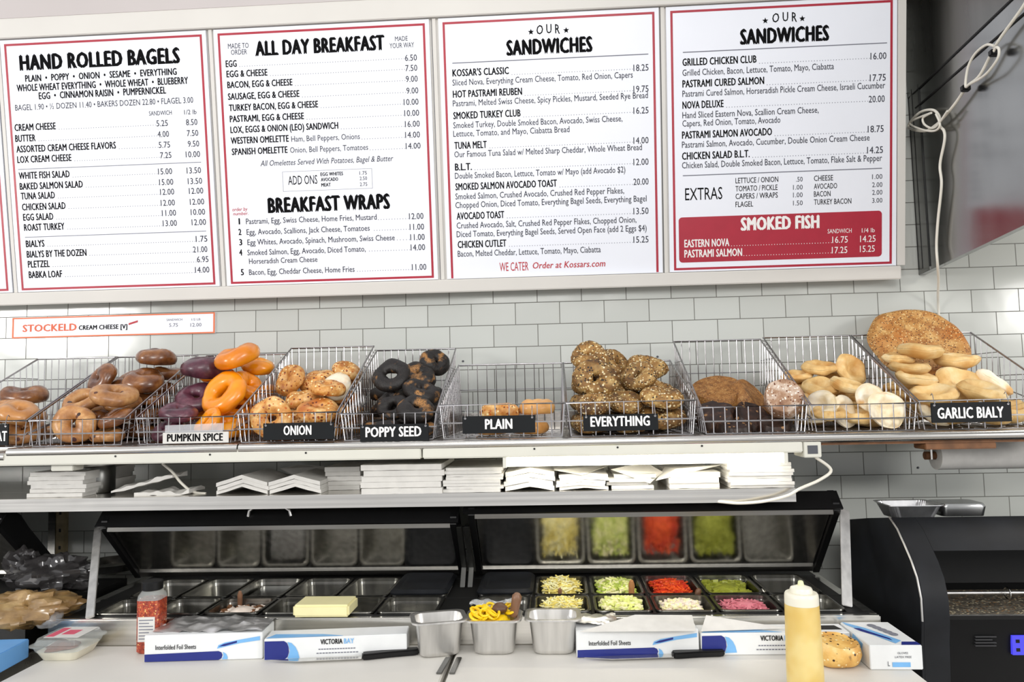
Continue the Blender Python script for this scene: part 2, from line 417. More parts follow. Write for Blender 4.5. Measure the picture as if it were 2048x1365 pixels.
# sheet of bagel prices
t, dots, rule = mk(0, 0, 1013 / 460)
L = [t('head', 'HAND ROLLED BAGELS', 88, 312, 795, 68, .055), t('item', 'PLAIN  •  POPPY  •  ONION  •  SESAME  •  EVERYTHING', 112, 361, 780, 29),
     t('item', 'WHOLE WHEAT EVERYTHING  •  WHOLE WHEAT  •  BLUEBERRY', 75, 404, 830, 30), t('item', 'EGG  •  CINNAMON RAISIN  •  PUMPERNICKEL', 172, 438, 733, 30),
     t('price', 'BAGEL 1.90 • ½ DOZEN 11.40 • BAKERS DOZEN 22.80 • FLAGEL 3.00', 68, 488, 852, 25, 0), t('price', 'SANDWICH', 657, 510, 757, 19, 0), t('price', '1/2 lb', 812, 505, 866, 20, 0)]
for s, x, y, x1, p1, q, p2, r in (('CREAM CHEESE', 65, 578, 247, '5.25', 690, '8.50', 820), ('BUTTER', 68, 626, 158, '4.00', 695, '7.50', 824), ('ASSORTED CREAM CHEESE FLAVORS', 73, 673, 512, '5.75', 700, '9.50', 828),
        ('LOX CREAM CHEESE', 77, 719, 316, '7.25', 706, '10.00', 819), ('WHITE FISH SALAD', 84, 790, 308, '15.00', 697, '13.50', 823), ('BAKED SALMON SALAD', 88, 837, 366, '15.00', 702, '13.50', 828),
        ('TUNA SALAD', 93, 880, 243, '12.00', 706, '12.00', 833), ('CHICKEN SALAD', 98, 928, 290, '12.00', 709, '12.00', 837), ('EGG SALAD', 103, 973, 236, '11.00', 714, '10.00', 841), ('ROAST TURKEY', 107, 1018, 285, '13.00', 718, '12.00', 845)):
    L.append(t('item', s, x, y, x1, 30)); wd = 50 if len(p1) == 4 else 62; wd2 = 50 if len(p2) == 4 else 63
    L += [dots(x1 + 14, y - .035 * (x1 + 14 - x), q - 4), t('price', p1, q, y - .035 * (q - x) + 1, q + wd, 26, .004), t('price', p2, r, y - .035 * (r - x) + 1, r + wd2, 26, .004)]
for s, x, y, x1, p1, q in (('BIALYS', 115, 1090, 197, '1.75', 863), ('BIALYS BY THE DOZEN', 119, 1136, 382, '21.00', 851), ('PLETZEL', 124, 1180, 220, '6.95', 868), ('BABKA LOAF', 128, 1226, 275, '14.00', 860)):
    L += [t('item', s, x, y, x1, 30), dots(x1 + 14, y - .033 * (x1 + 14 - x), q - 4), t('price', p1, q, y - .033 * (q - x) + 1, q + (51 if len(p1) == 4 else 63), 26, .004)]
L += [rule(80, 747, 886), rule(110, 1046, 908)]
menu_panel('white menu sheet headed HAND ROLLED BAGELS in a red border', -1.885, -1.179, L)
# breakfast sheet
t, dots, rule = mk(400, 30, 1219 / 500)
L = [t('head', 'ALL DAY BREAKFAST', 270, 201, 902, 72, .055), t('price', 'MADE TO', 137, 165, 238, 24, 0), t('price', 'ORDER', 152, 195, 230, 24, 0), t('price', 'MADE', 951, 128, 1013, 22, 0), t('price', 'YOUR WAY', 925, 163, 1044, 24, 0)]
for s, x, y, x1, p1, q in (('EGG', 126, 255, 180, '6.50', 1000), ('EGG & CHEESE', 130, 305, 330, '7.50', 1002), ('BACON, EGG & CHEESE', 134, 358, 452, '9.00', 1004), ('SAUSAGE, EGG & CHEESE', 137, 415, 486, '9.00', 1007),
        ('TURKEY BACON, EGG & CHEESE', 142, 470, 577, '10.00', 994), ('PASTRAMI, EGG & CHEESE', 146, 524, 508, '10.00', 997), ('LOX, EGGS & ONION (LEO) SANDWICH', 149, 577, 675, '16.00', 1000), ('WESTERN OMELETTE', 151, 630, 434, '14.00', 1001), ('SPANISH OMELETTE', 156, 684, 428, '14.00', 1004)):
    L += [t('item', s, x, y, x1, 32), t('price', p1, q, y - .036 * (q - x) + 1, q + (58 if len(p1) == 4 else 72), 29, .004)]
    d0 = {'WESTERN OMELETTE': 790, 'SPANISH OMELETTE': 830}.get(s, x1 + 14); L.append(dots(d0, y - .036 * (d0 - x), q - 4))
L += [t('desc', 'Ham, Bell Peppers, Onions', 446, 619, 780, 27, 0), t('desc', 'Onion, Bell Peppers, Tomatoes', 440, 673, 820, 27, 0), t('desc', 'All Omelettes Served With Potatoes, Bagel & Butter', 295, 738, 943, 27, 0, .25),
      t('item', 'ADD ONS', 431, 829, 573, 42, 0), t('item', 'EGG WHITES', 588, 786, 698, 17), t('item', 'AVOCADO', 590, 812, 674, 17), t('item', 'MEAT', 592, 838, 638, 17),
      t('price', '1.75', 778, 780, 814, 17, 0), t('price', '2.50', 779, 806, 815, 17, 0), t('price', '2.75', 780, 835, 816, 17, 0),
      t('head', 'BREAKFAST WRAPS', 332, 967, 928, 74, .055), t('red', 'order by', 158, 958, 232, 18, .004, .2), t('red', 'number.', 162, 978, 236, 16, .004, .2)]
for n, x, y, s, x1, p1, q, d in (('1', 185, 1022, 'Pastrami, Egg, Swiss Cheese, Home Fries, Mustard', 862, '12.00', 1020, 870), ('2', 188, 1074, 'Egg, Avocado, Scallions, Jack Cheese, Tomatoes', 828, '11.00', 1023, 850), ('3', 192, 1124, 'Egg Whites, Avocado, Spinach, Mushroom, Swiss Cheese', 950, '11.00', 1026, 962),
        ('4', 192, 1174, 'Smoked Salmon, Egg, Avocado, Diced Tomato,', 808, '14.00', 1028, 826), ('5', 200, 1270, 'Bacon, Egg, Cheddar Cheese, Home Fries', 754, '11.00', 1034, 768)):
    L += [t('item', n, x + (4 if n == '1' else 0), y, x + (11 if n == '1' else 15), 30), t('desc', s, x + 40, y - 1, x1, 27, .004), t('price', p1, q, y - .031 * (q - x) + 1, q + 70, 29, .004), dots(d, y - .032 * (d - x), q - 4)]
L += [t('desc', 'Horseradish Cream Cheese', 240, 1215, 573, 26, .004)]
def addbox(mb):
    a = P.uv(400 + 406 / 2.438, 30 + 862 / 2.438); b = P.uv(400 + 838 / 2.438, 30 + 748 / 2.438); k = .0009
    for q in ((a[0], b[0], a[1], a[1] + k), (a[0], b[0], b[1] - k, b[1]), (a[0], a[0] + k, a[1], b[1]), (b[0] - k, b[0], a[1], b[1])): pbox(mb, *q, 0, .0006)
L.append(('rule', addbox))
menu_panel('white menu sheet headed ALL DAY BREAKFAST and BREAKFAST WRAPS', -1.1235, -.4075, L)
# first sandwich sheet
def star(cx, cy, r, ox, oy, sc):
    def f(mb):
        c = P.uv(ox + cx / sc, oy + cy / sc); R = r / sc * P.scale(ox + cx / sc, oy + cy / sc)
        pts = [P.at(c[0] + math.sin(k * PI / 5) * (R if k % 2 == 0 else R * .42), c[1] + math.cos(k * PI / 5) * (R if k % 2 == 0 else R * .42), .0006) for k in range(10)]
        mb.add(pts, [tuple(range(10))])
    return ('head', f)
t, dots, rule = mk(860, 0, 1130 / 480)
L = [t('head', 'O U R', 502, 165, 612, 42, .01, arc=.004), star(475, 151, 15, 860, 0, 2.354), star(641, 143, 15, 860, 0, 2.354), t('head', 'SANDWICHES', 360, 263, 766, 72, .055), rule(105, 298, 1028, .003)]
for s, x, y, x1, p1, ds in (("KOSSAR'S CLASSIC", 106, 361, 372, '18.25', [('Sliced Nova, Everything Cream Cheese, Tomato, Red Onion, Capers', 404, 955)]), ('HOT PASTRAMI REUBEN', 108, 461, 434, '19.75', [('Pastrami, Melted Swiss Cheese, Spicy Pickles, Mustard, Seeded Rye Bread', 502, 1026)]),
        ('SMOKED TURKEY CLUB', 110, 562, 427, '16.25', [('Smoked Turkey, Double Smoked Bacon, Avocado, Swiss Cheese,', 605, 906), ('Lettuce, Tomato, and Mayo, Ciabatta Bread', 645, 657)]), ('TUNA MELT', 115, 703, 268, '14.00', [('Our Famous Tuna Salad w/ Melted Sharp Cheddar, Whole Wheat Bread', 742, 998)]),
        ('B.L.T.', 118, 804, 198, '12.00', [('Double Smoked Bacon, Lettuce, Tomato w/ Mayo (add Avocado $2)', 843, 920)]), ('SMOKED SALMON AVOCADO TOAST', 120, 897, 598, '20.00', [('Smoked Salmon, Crushed Avocado, Crushed Red Pepper Flakes,', 940, 914), ('Chopped Onion, Diced Tomato, Everything Bagel Seeds, Everything Bagel', 981, 1020)]),
        ('AVOCADO TOAST', 126, 1035, 350, '13.50', [('Crushed Avocado, Salt, Crushed Red Pepper Flakes, Chopped Onion,', 1077, 972), ('Diced Tomato, Everything Bagel Seeds, Served Open Face (add 2 Eggs $4)', 1118, 1020)]), ('CHICKEN CUTLET', 131, 1169, 360, '15.25', [('Bacon, Melted Cheddar, Lettuce, Tomato, Mayo, Ciabatta', 1210, 804)])):
    q = 958; L += [t('item', s, x, y, x1, 33), dots(x1 + 14, y - .028 * (x1 + 14 - x), q - 4), t('price', p1, q, y - .031 * (q - x) + 1, q + 71, 30, .004)]
    for d, yy, xe in ds: L.append(t('desc', d, x, yy, xe, 28, .003))
L += [t('red', 'WE CATER', 328, 1278, 464, 40, .005), t('red', 'Order at Kossars.com', 484, 1266, 826, 30, .012, .2)]
menu_panel("white menu sheet headed OUR SANDWICHES with Kossar's Classic first and a red web address".replace("Kossar's Classic first", 'eight sandwiches'), -.3475, .360, L, bottom=False)
# second sandwich sheet
t, dots, rule = mk(1310, 0, 1224 / 520)
L = [t('head', 'O U R', 552, 109, 668, 42, .01, arc=.004), star(519, 98, 15, 1310, 0, 2.354), star(693, 88, 15, 1310, 0, 2.354), t('head', 'SANDWICHES', 400, 211, 820, 72, .055), rule(131, 247, 1092, .003), rule(131, 828, 1068, .003)]
for s, x, y, x1, p1, q, ds in (('GRILLED CHICKEN CLUB', 129, 311, 478, '16.00', 1014, [('Grilled Chicken, Bacon, Lettuce, Tomato, Mayo, Ciabatta', 358, 842)]), ('PASTRAMI CURED SALMON', 129, 413, 514, '17.75', 1011, [('Pastrami Cured Salmon, Horseradish Pickle Cream Cheese, Israeli Cucumber', 457, 1083)]),
        ('NOVA DELUXE', 129, 513, 323, '20.00', 1006, [('Hand Sliced Eastern Nova, Scallion Cream Cheese,', 558, 770), ('Capers, Red Onion, Tomato, Avocado', 597, 590)]), ('PASTRAMI SALMON AVOCADO', 127, 654, 551, '18.75', 1001, [('Pastrami Salmon, Avocado, Cucumber, Double Onion Cream Cheese', 697, 1010)]), ('CHICKEN SALAD B.L.T.', 127, 753, 446, '14.25', 998, [('Chicken Salad, Double Smoked Bacon, Lettuce, Tomato, Flake Salt & Pepper', 794, 1068)])):
    L += [t('item', s, x, y, x1, 34), dots(x1 + 14, y - .03 * (x1 + 14 - x), q - 4), t('price', p1, q, y - .035 * (q - x) + 1, q + 75, 31, .004)]
    for d, yy, xe in ds: L.append(t('desc', d, x, yy, xe, 29, .003))
L += [t('item', 'EXTRAS', 142, 944, 317, 56, 0)]
for a, y, x1, p1, q, b, x2, p2 in (('LETTUCE / ONION', 864, 580, '.50', 664, 'CHEESE', 838, '1.00'), ('TOMATO / PICKLE', 902, 577, '1.00', 650, 'AVOCADO', 857, '2.00'), ('CAPERS / WRAPS', 938, 578, '1.00', 650, 'BACON', 826, '2.00'), ('FLAGEL', 976, 462, '1.50', 650, 'TURKEY BACON', 924, '3.00')):
    L += [t('item', a, 379, y, x1, 25, .006), t('price', p1, q, y - 8, 695, 22, 0), t('item', b, 748, y - 11, x2, 25, .006), t('price', p2, 1022, y - 20, 1070, 22, 0)]
def fishblock(mb):
    a = P.uv(1310 + 114 / 2.354, 1238 / 2.354); b = P.uv(1310 + 1068 / 2.354, 992 / 2.354); r = .012; pts = []
    for cx, cy, a0 in ((b[0] - r, b[1] - r, 0), (a[0] + r, b[1] - r, 1), (a[0] + r, a[1] + r, 2), (b[0] - r, a[1] + r, 3)):
        for k in range(7): th = (a0 + k / 6) * PI / 2; pts.append(P.at(cx + r * math.cos(th), cy + r * math.sin(th)))
    mb.poly(pts, P.N, .0006)
L.append(('block', fishblock))
LF = dict(lift=.0011)
L += [t('white', 'SMOKED FISH', 403, 1087, 774, 62, .055, **LF), t('white', 'SANDWICH', 812, 1100, 925, 20, 0, **LF), t('white', '1/4 lb', 973, 1096, 1034, 20, 0, **LF), t('white', 'EASTERN NOVA', 138, 1166, 350, 36, **LF), t('white', 'PASTRAMI SALMON', 138, 1214, 410, 36, **LF),
      t('white', '16.75', 834, 1145, 907, 30, .004, **LF), t('white', '14.25', 965, 1141, 1038, 30, .004, **LF), t('white', '17.25', 832, 1194, 905, 30, .004, **LF), t('white', '15.25', 964, 1188, 1034, 30, .004, **LF), dots(360, 1160, 830, 'white', .0011), dots(418, 1206, 828, 'white', .0011)]
menu_panel('white menu sheet headed OUR SANDWICHES with the red SMOKED FISH block', .412, 1.130, L)
menu_panel('blank white menu sheet edge in a red border at the far left of the board', -2.64, -1.934, [])

# ---------------------------------------------------------------- small price sign on the tiles
SP = Plane((0, -.0065, 1.78), (1, 0, 0), (0, 0, 1))
sg = thing('price_sign', 'long thin white cream cheese sign with an orange border fixed on the tiles', 'sign', (-1.58, 0, 1.75))
MB().box(-1.957, -1.205, -.0065, -.0002, 1.749, 1.824).build('sign_plate', M['panel'], sg)
b = MB()
for x0, x1, z0, z1 in ((-1.957, -1.205, 1.819, 1.824), (-1.957, -1.205, 1.749, 1.754), (-1.957, -1.951, 1.754, 1.819), (-1.211, -1.205, 1.754, 1.819)): b.box(x0, x1, -.0071, -.0065, z0, z1)
b.build('orange_border', plain('orange_border_print', rgb(226, 116, 70), .5), sg)
sz = 2048 / 420
def st(mb, s, x0, y0, x1, cap, **kw): SP.text(mb, s, x0 / sz, 580 + y0 / sz, x1 / sz, cap / sz, **kw)
a = MB(); st(a, 'STOCKELD', 220, 412, 748, 70, bold=.03); a.build('orange_lettering', M['orange_ink'], sg, smooth=0, fix=False)
a = MB(); st(a, 'CREAM CHEESE [V]', 768, 392, 1242, 44, bold=.03); a.build('black_lettering', M['ink'], sg, smooth=0, fix=False)
a = MB(); st(a, 'SANDWICH', 1625, 304, 1778, 20); st(a, '1/2 LB', 1868, 300, 1955, 20); st(a, '5.75', 1650, 362, 1735, 34); st(a, '12.00', 1858, 360, 1965, 34); a.build('price_lettering', M['light_ink'], sg, smooth=0, fix=False)
a = MB(); c0 = SP.uv(1255 / sz, 580 + 345 / sz); c1 = SP.uv(1345 / sz, 580 + 300 / sz)
a.add([SP.at(c0[0], c0[1], .0006), SP.at(c1[0], c1[1] - .006, .0006), SP.at(c1[0], c1[1] + .001, .0006), SP.at(c0[0], c0[1] + .007, .0006)], [(0, 1, 2, 3)]); a.build('red_tab', M['red_ink'], sg, smooth=0, fix=False)

# ---------------------------------------------------------------- range hood
hd = thing('range_hood', 'big dull steel range hood with smudged side panel at the upper right', 'range hood', (1.9, -.5, 1.88))
HX = 1.245
q = [(-.0, 1.882), (-.6, 1.924), (-1.35, 1.99), (-1.35, 3.25), (-.0, 3.25)]
MB().prism(q, HX, HX + .02).build('side_panel', M['hood'], hd, smooth=0)
MB().box(HX + .02, 2.7, -1.35, -1.33, 2.0, 3.25).build('front_panel', M['hood'], hd, smooth=0)
s_ = MB()
for yy in (-.004, -.03, -.076): s_.box(HX - .003, HX + .001, yy - .0035, yy, 1.9, 2.52)
s_.build('panel_seam', M['black_gasket'], hd)
MB().prism([(-.001, 1.884), (-.078, 1.89), (-.078, 2.53), (-.001, 2.49)], HX - .002, HX).build('rear_spacer', M['hood_dark'], hd, smooth=0)
s_ = MB()
for p0, p1 in (((1831, 216), (2048, 27)), ((1826, 188), (2022, 0))):
    a, b = atX(*p0, HX - .002), atX(*p1, HX - .002); d = (b - a); a = a - d * .0; b = b + d * 1.0; s_.tube([a, b], .003, 6)
s_.build('panel_seam', M['black_gasket'], hd)
a, b = atX(1826, 188, HX), atX(2022, 0, HX); k = (b.z - a.z) / (b.y - a.y)
MB().prism([(-.001, a.z + (-.001 - a.y) * k), (-1.3, a.z + (-1.3 - a.y) * k), (-1.3, 3.25), (-.001, 3.25)], HX - .003, HX - .0005).build('upper_panel', M['hood_dark'], hd, smooth=0)

def cpts(pts, x=HX - .02, dx=None): return [atX(px, py, x - (dx[i] if dx else 0)) for i, (px, py) in enumerate(pts)]
def spline(pts, n=6):
    pts = [V3(p) for p in pts]; out = []
    for i in range(len(pts) - 1):
        p0, p1, p2, p3 = pts[max(i - 1, 0)], pts[i], pts[i + 1], pts[min(i + 2, len(pts) - 1)]
        for k in range(n):
            s = k / n
            out.append(.5 * ((2 * p1) + (p2 - p0) * s + (2 * p0 - 5 * p1 + 4 * p2 - p3) * s * s + (3 * p1 - p0 - 3 * p2 + p3) * s ** 3))
    out.append(pts[-1]); return out
cb = thing('hanging_cable', 'white cable with loops and black ties hanging against the steel hood', 'cable', atX(1877, 620, HX - .02))
path = [(2075, -45), (2048, 10), (1995, 85), (1960, 150), (1935, 172), (1912, 205), (1890, 232), (1872, 250), (1850, 262), (1822, 258), (1818, 248), (1840, 225), (1865, 220), (1878, 232), (1880, 252), (1888, 262), (1889, 282), (1880, 330), (1883, 370), (1876, 440), (1873, 490), (1875, 528)]
low = [atY(1877, 562, -.10), atY(1876, 590, -.05), atY(1877, 620, -.012), atY(1880, 680, -.008), atY(1880, 760, -.008)]
MB().tube(spline(cpts(path) + low), .0042, 8).build('cord', M['cable'], cb)
MB().tube(spline(cpts([(1985, 108), (1992, 95), (1998, 100), (1994, 120), (1970, 150), (1940, 168), (1931, 172), (1936, 135), (1950, 108), (1972, 90), (1988, 92)], HX - .03)), .0036, 8).build('cord_loop', M['cable'], cb)
MB().tube(spline(cpts([(1895, 222), (1870, 255), (1850, 250), (1846, 236), (1862, 226), (1820, 245), (1840, 258), (1868, 262), (1880, 250), (1872, 228)], HX - .03)), .0034, 8).build('cord_loop', M['cable'], cb)
for p in ((1931, 177), (1988, 106)):
    c = atX(*p, HX - .025); MB().box(c.x - .012, c.x + .012, c.y - .009, c.y + .009, c.z - .009, c.z + .009).build('cable_tie', M['black_plastic'], cb, bev=.003)
# ---------------------------------------------------------------- basket shelf, lamp fixtures, lower shelf
SZ = 1.386                                     # top of the basket shelf
def shelf_unit(x0, x1, label, z=SZ):
    g = thing('wall_shelf', label, 'shelf', ((x0 + x1) / 2, 0, z - .03), 'steel shelf boards under the baskets')
    MB().box(x0, x1, -.548, -.001, z - .006, z).build('shelf_board', M['steel'], g)
    n = 10; prof = [(-.548 - .013 * math.sin(PI * i / n), z - .013 + .013 * math.cos(PI * i / n)) for i in range(n + 1)]
    MB().prism(prof, x0, x1).build('rolled_edge', M['steel'], g)
    MB().box(x0, x1, -.02, -.001, z + .001, z + .06).build('rear_upstand', M['steel'], g)
shelf_unit(-1.548, -.884, 'long steel shelf board on the left, under the brown and pumpkin bagel baskets')
shelf_unit(-.880, 1.46, 'long steel shelf board running from the onion basket to the garlic bialy basket')
shelf_unit(-2.6, -1.556, 'steel shelf board end at the far left edge under the light brown bagels', SZ - .012)
for x0, x1, y0, y1, z0, z1, lab in ((.705, 1.45, -.54, -.46, 1.353, 1.3795, 'long dark brown batten fixed under the right end of the shelf'), (atY(1848, 890, -.53).x, atY(1990, 890, -.53).x, -.537, -.47, 1.336, 1.3525, 'short brown wooden block under the long batten below the garlic bialy basket')):  # long strip models the shadow on the brown shelf underside; the block is wood
    tag(MB().box(x0, x1, y0, y1, z0, z1).build('shelf_shade_and_block', M['wood'], bev=.002), lab, 'batten', 'wooden battens under the shelf')
g = thing('paper_roll', 'white paper roll hung under the right end of the shelf', 'paper roll', (1.22, -.3, 1.3))
MB().tube([(1.115, -.30, 1.300), (1.36, -.30, 1.300)], .042, 28).build('roll', M['paper'], g); MB().tube([(1.085, -.30, 1.300), (1.39, -.30, 1.300)], .012, 12).build('core', M['wood'], g)
MB().box(1.093, 1.098, -.32, -.28, 1.290, 1.3795).build('bracket', M['steel'], g); MB().box(1.378, 1.383, -.32, -.28, 1.290, 1.3795).build('bracket', M['steel'], g)

def fixture(x0, x1, label, lit=None):
    g = thing('lamp_fixture', label, 'lamp', ((x0 + x1) / 2, -.5, 1.33))
    MB().box(x0, x1, -.557, -.47, 1.336, 1.3715).build('housing', M['fixture'], g, bev=.003)
    d = MB()
    for k in range(3): 
        xx = x0 + (x1 - x0) * (.3 + .22 * k); d.lathe([(.0028, 0), (.0028, .001)], (0, 0, 0), 10); d.v[-20:] = [V3((xx + p.x, -.5575 - p.z, 1.358 + p.y)) for p in d.v[-20:]]
    d.build('screw_holes', M['black_gasket'], g)
    if lit:
        MB().tube([(lit[0], -.542, 1.3225), (lit[1], -.542, 1.3225)], .0125, 16).build('lit_tube', M['tube'], g)
        for x in (lit[0] - .012, lit[1] + .002): MB().box(x, x + .01, -.556, -.527, 1.308, 1.3355).build('tube_socket', M['fixture'], g)
    else:
        MB().box(x0 + .17, x0 + .235, -.54, -.49, 1.318, 1.3355).build('end_block', M['fixture'], g, bev=.002)
    return g
fixture(-1.60, -.37, 'unlit cream lamp housing under the left part of the basket shelf')
fx = fixture(-.366, .652, 'cream lamp housing under the shelf with a glowing white tube', (-.135, .60))
pA = atY(1640, 908, -.5)
MB().box(.654, .70, -.556, -.47, 1.322, 1.366).build('end_cap', M['fixture'], fx, bev=.002)
MB().box(.664, .69, -.5575, -.5555, 1.332, 1.354).build('cap_plate', M['seam'], fx)
c = thing('power_cord', 'white cord looping down from the lamp end cap to the back of the lower shelf', 'cord', (.66, -.5, 1.25))
MB().tube(spline([V3((.688, -.540, 1.322)), atY(1662, 940, -.53), atY(1640, 960, -.53), atY(1600, 978, -.53), atY(1575, 992, -.53), atY(1530, 1003, -.525), atY(1480, 1007, -.515), atY(1440, 1004, -.5), atY(1400, 1000, -.45)]), .0042, 8).build('cord', M['cable'], c)
c = thing('loose_cord', 'pale cord drooping behind the crumpled paper bags on the lower shelf', 'cord', (-1.06, -.4, 1.24))
MB().tube(spline([atY(325, 928, -.44), atY(345, 945, -.44), atY(362, 966, -.43), atY(385, 984, -.43), atY(412, 988, -.43)]), .004, 8).build('cord', M['cable'], c)

LZ = 1.236
g = thing('lower_shelf', 'long brushed steel lower shelf carrying the paper stacks', 'shelf', (-.9, -.25, LZ - .03))
MB().box(-2.6, .645, -.498, -.002, LZ - .005, LZ).build('shelf_board', M['steel'], g)
MB().box(-2.6, .645, -.5, -.4985, LZ - .037, LZ).build('front_lip', M['steel'], g)
for x in (-1.9, -.9, .2): MB().box(x, x + .03, -.3, -.003, LZ - .028, LZ - .006).build('bracket', M['steel'], g)
g = thing('shelf_upright', 'worn slotted metal upright on the tiles below the lower shelf at left', 'upright', (-1.67, -.03, 1.0))
xa, xb = atY(112, 1080, -.02).x, atY(130, 1080, -.02).x
MB().box(xa, xb, -.024, -.001, .95, LZ - .006).build('post', plain('worn_cream_metal', rgb(176, 160, 124), .5, noise_amt=.25, nscale=25), g, bev=.002)
MB().box(xa - .03, xa - .004, -.02, -.001, .95, LZ - .006).build('flange', M['steel'], g)
h = MB()
for z in (1.0, 1.06, 1.12, 1.18): h.box((xa + xb) / 2 - .004, (xa + xb) / 2 + .004, -.0248, -.0241, z, z + .012)
h.build('slots', M['black_gasket'], g)

# ---------------------------------------------------------------- wire baskets
BK = [(-1.787, -1.508, .072, .275), (-1.500, -1.218, .072, .275), (-1.186, -.902, .072, .272), (-.892, -.608, .078, .29), (-.598, -.330, .072, .275),
      (-.321, .026, .09, .218), (.030, .380, .09, .218), (.394, .676, .07, .28), (.686, .962, .07, .285), (.968, 1.345, .075, .285)]
BL = ['at the far left edge, holding light brown bagels', 'with glossy brown wheat bagels', 'with purple and orange bagels', 'behind the ONION sign', 'behind the POPPY SEED sign', 'nearly empty behind the PLAIN sign',
      'heaped full behind the EVERYTHING sign', 'with broken dark loaves and no sign', 'with pale bialys and no sign', 'behind the GARLIC BIALY sign']
BZ = SZ + .004; FY, RY = -.535, -.105
def basket(i):
    x0, x1, hf, hb = BK[i]; z0 = BZ
    g = thing('wire_basket', 'chrome wire basket ' + BL[i], 'basket', ((x0 + x1) / 2, (FY + RY) / 2, z0), 'wire baskets on the shelf')
    r = .0015; ins = .016
    zf, zb = z0 + hf, z0 + hb; ym = FY + .018
    MB().tube([(x0, FY, zf), (x1, FY, zf), (x1, RY, zb), (x0, RY, zb)], .003, 8, closed=True).build('rim', M['wire'], g)
    def side(X, sgn):
        m = MB(); n = 15
        for k in range(n + 1):
            s = k / n; y = FY + (RY - FY) * s; zt = zf + (zb - zf) * s; m.tube([(X, y, zt), (X + sgn * ins * .6, y, z0)], r, 5)
        for q in (.12, .25, .5, .75):
            zq = z0 + hb * q
            s = max(0, (zq - zf) / (zb - zf)); 
            if s < 1: m.tube([(X, FY + (RY - FY) * s, zq), (X, RY, zq)], r, 5)
        m.tube([(X, FY, z0 + hf * .5), (X, RY, z0 + (hb) * .5)], r * 1.3, 5)
        return m
    side(x0 + .001, 1).build('left_side_wires', M['wire'], g, smooth=0); side(x1 - .001, -1).build('right_side_wires', M['wire'], g, smooth=0)
    n = 9
    m = MB()
    for k in range(1, n): x = x0 + (x1 - x0) * k / n; m.tube([(x, FY, zf), (x, FY + .002, z0)], r, 5)
    m.tube([(x0, FY, z0 + hf * .45), (x1, FY, z0 + hf * .45)], r * 1.4, 5)
    m.build('front_wires', M['wire'], g, smooth=0)
    m = MB(); n = 11
    for k in range(1, n): x = x0 + (x1 - x0) * k / n; m.tube([(x, RY, zb), (x, RY - .002, z0)], r, 5)
    for q in (.3, .62): m.tube([(x0, RY, z0 + hb * q), (x1, RY, z0 + hb * q)], r * 1.2, 5)
    m.build('back_wires', M['wire'], g, smooth=0)
    m = MB()
    for k in range(n + 1): x = x0 + .01 + (x1 - x0 - .02) * k / n; m.tube([(x, FY, z0), (x, RY, z0)], r, 5)
    for k in range(6): y = FY + (RY - FY) * k / 5; m.tube([(x0 + .01, y, z0 - .0015), (x1 - .01, y, z0 - .0015)], r, 5)
    m.build('floor_wires', M['wire'], g, smooth=0)
for i in range(len(BK)): basket(i)

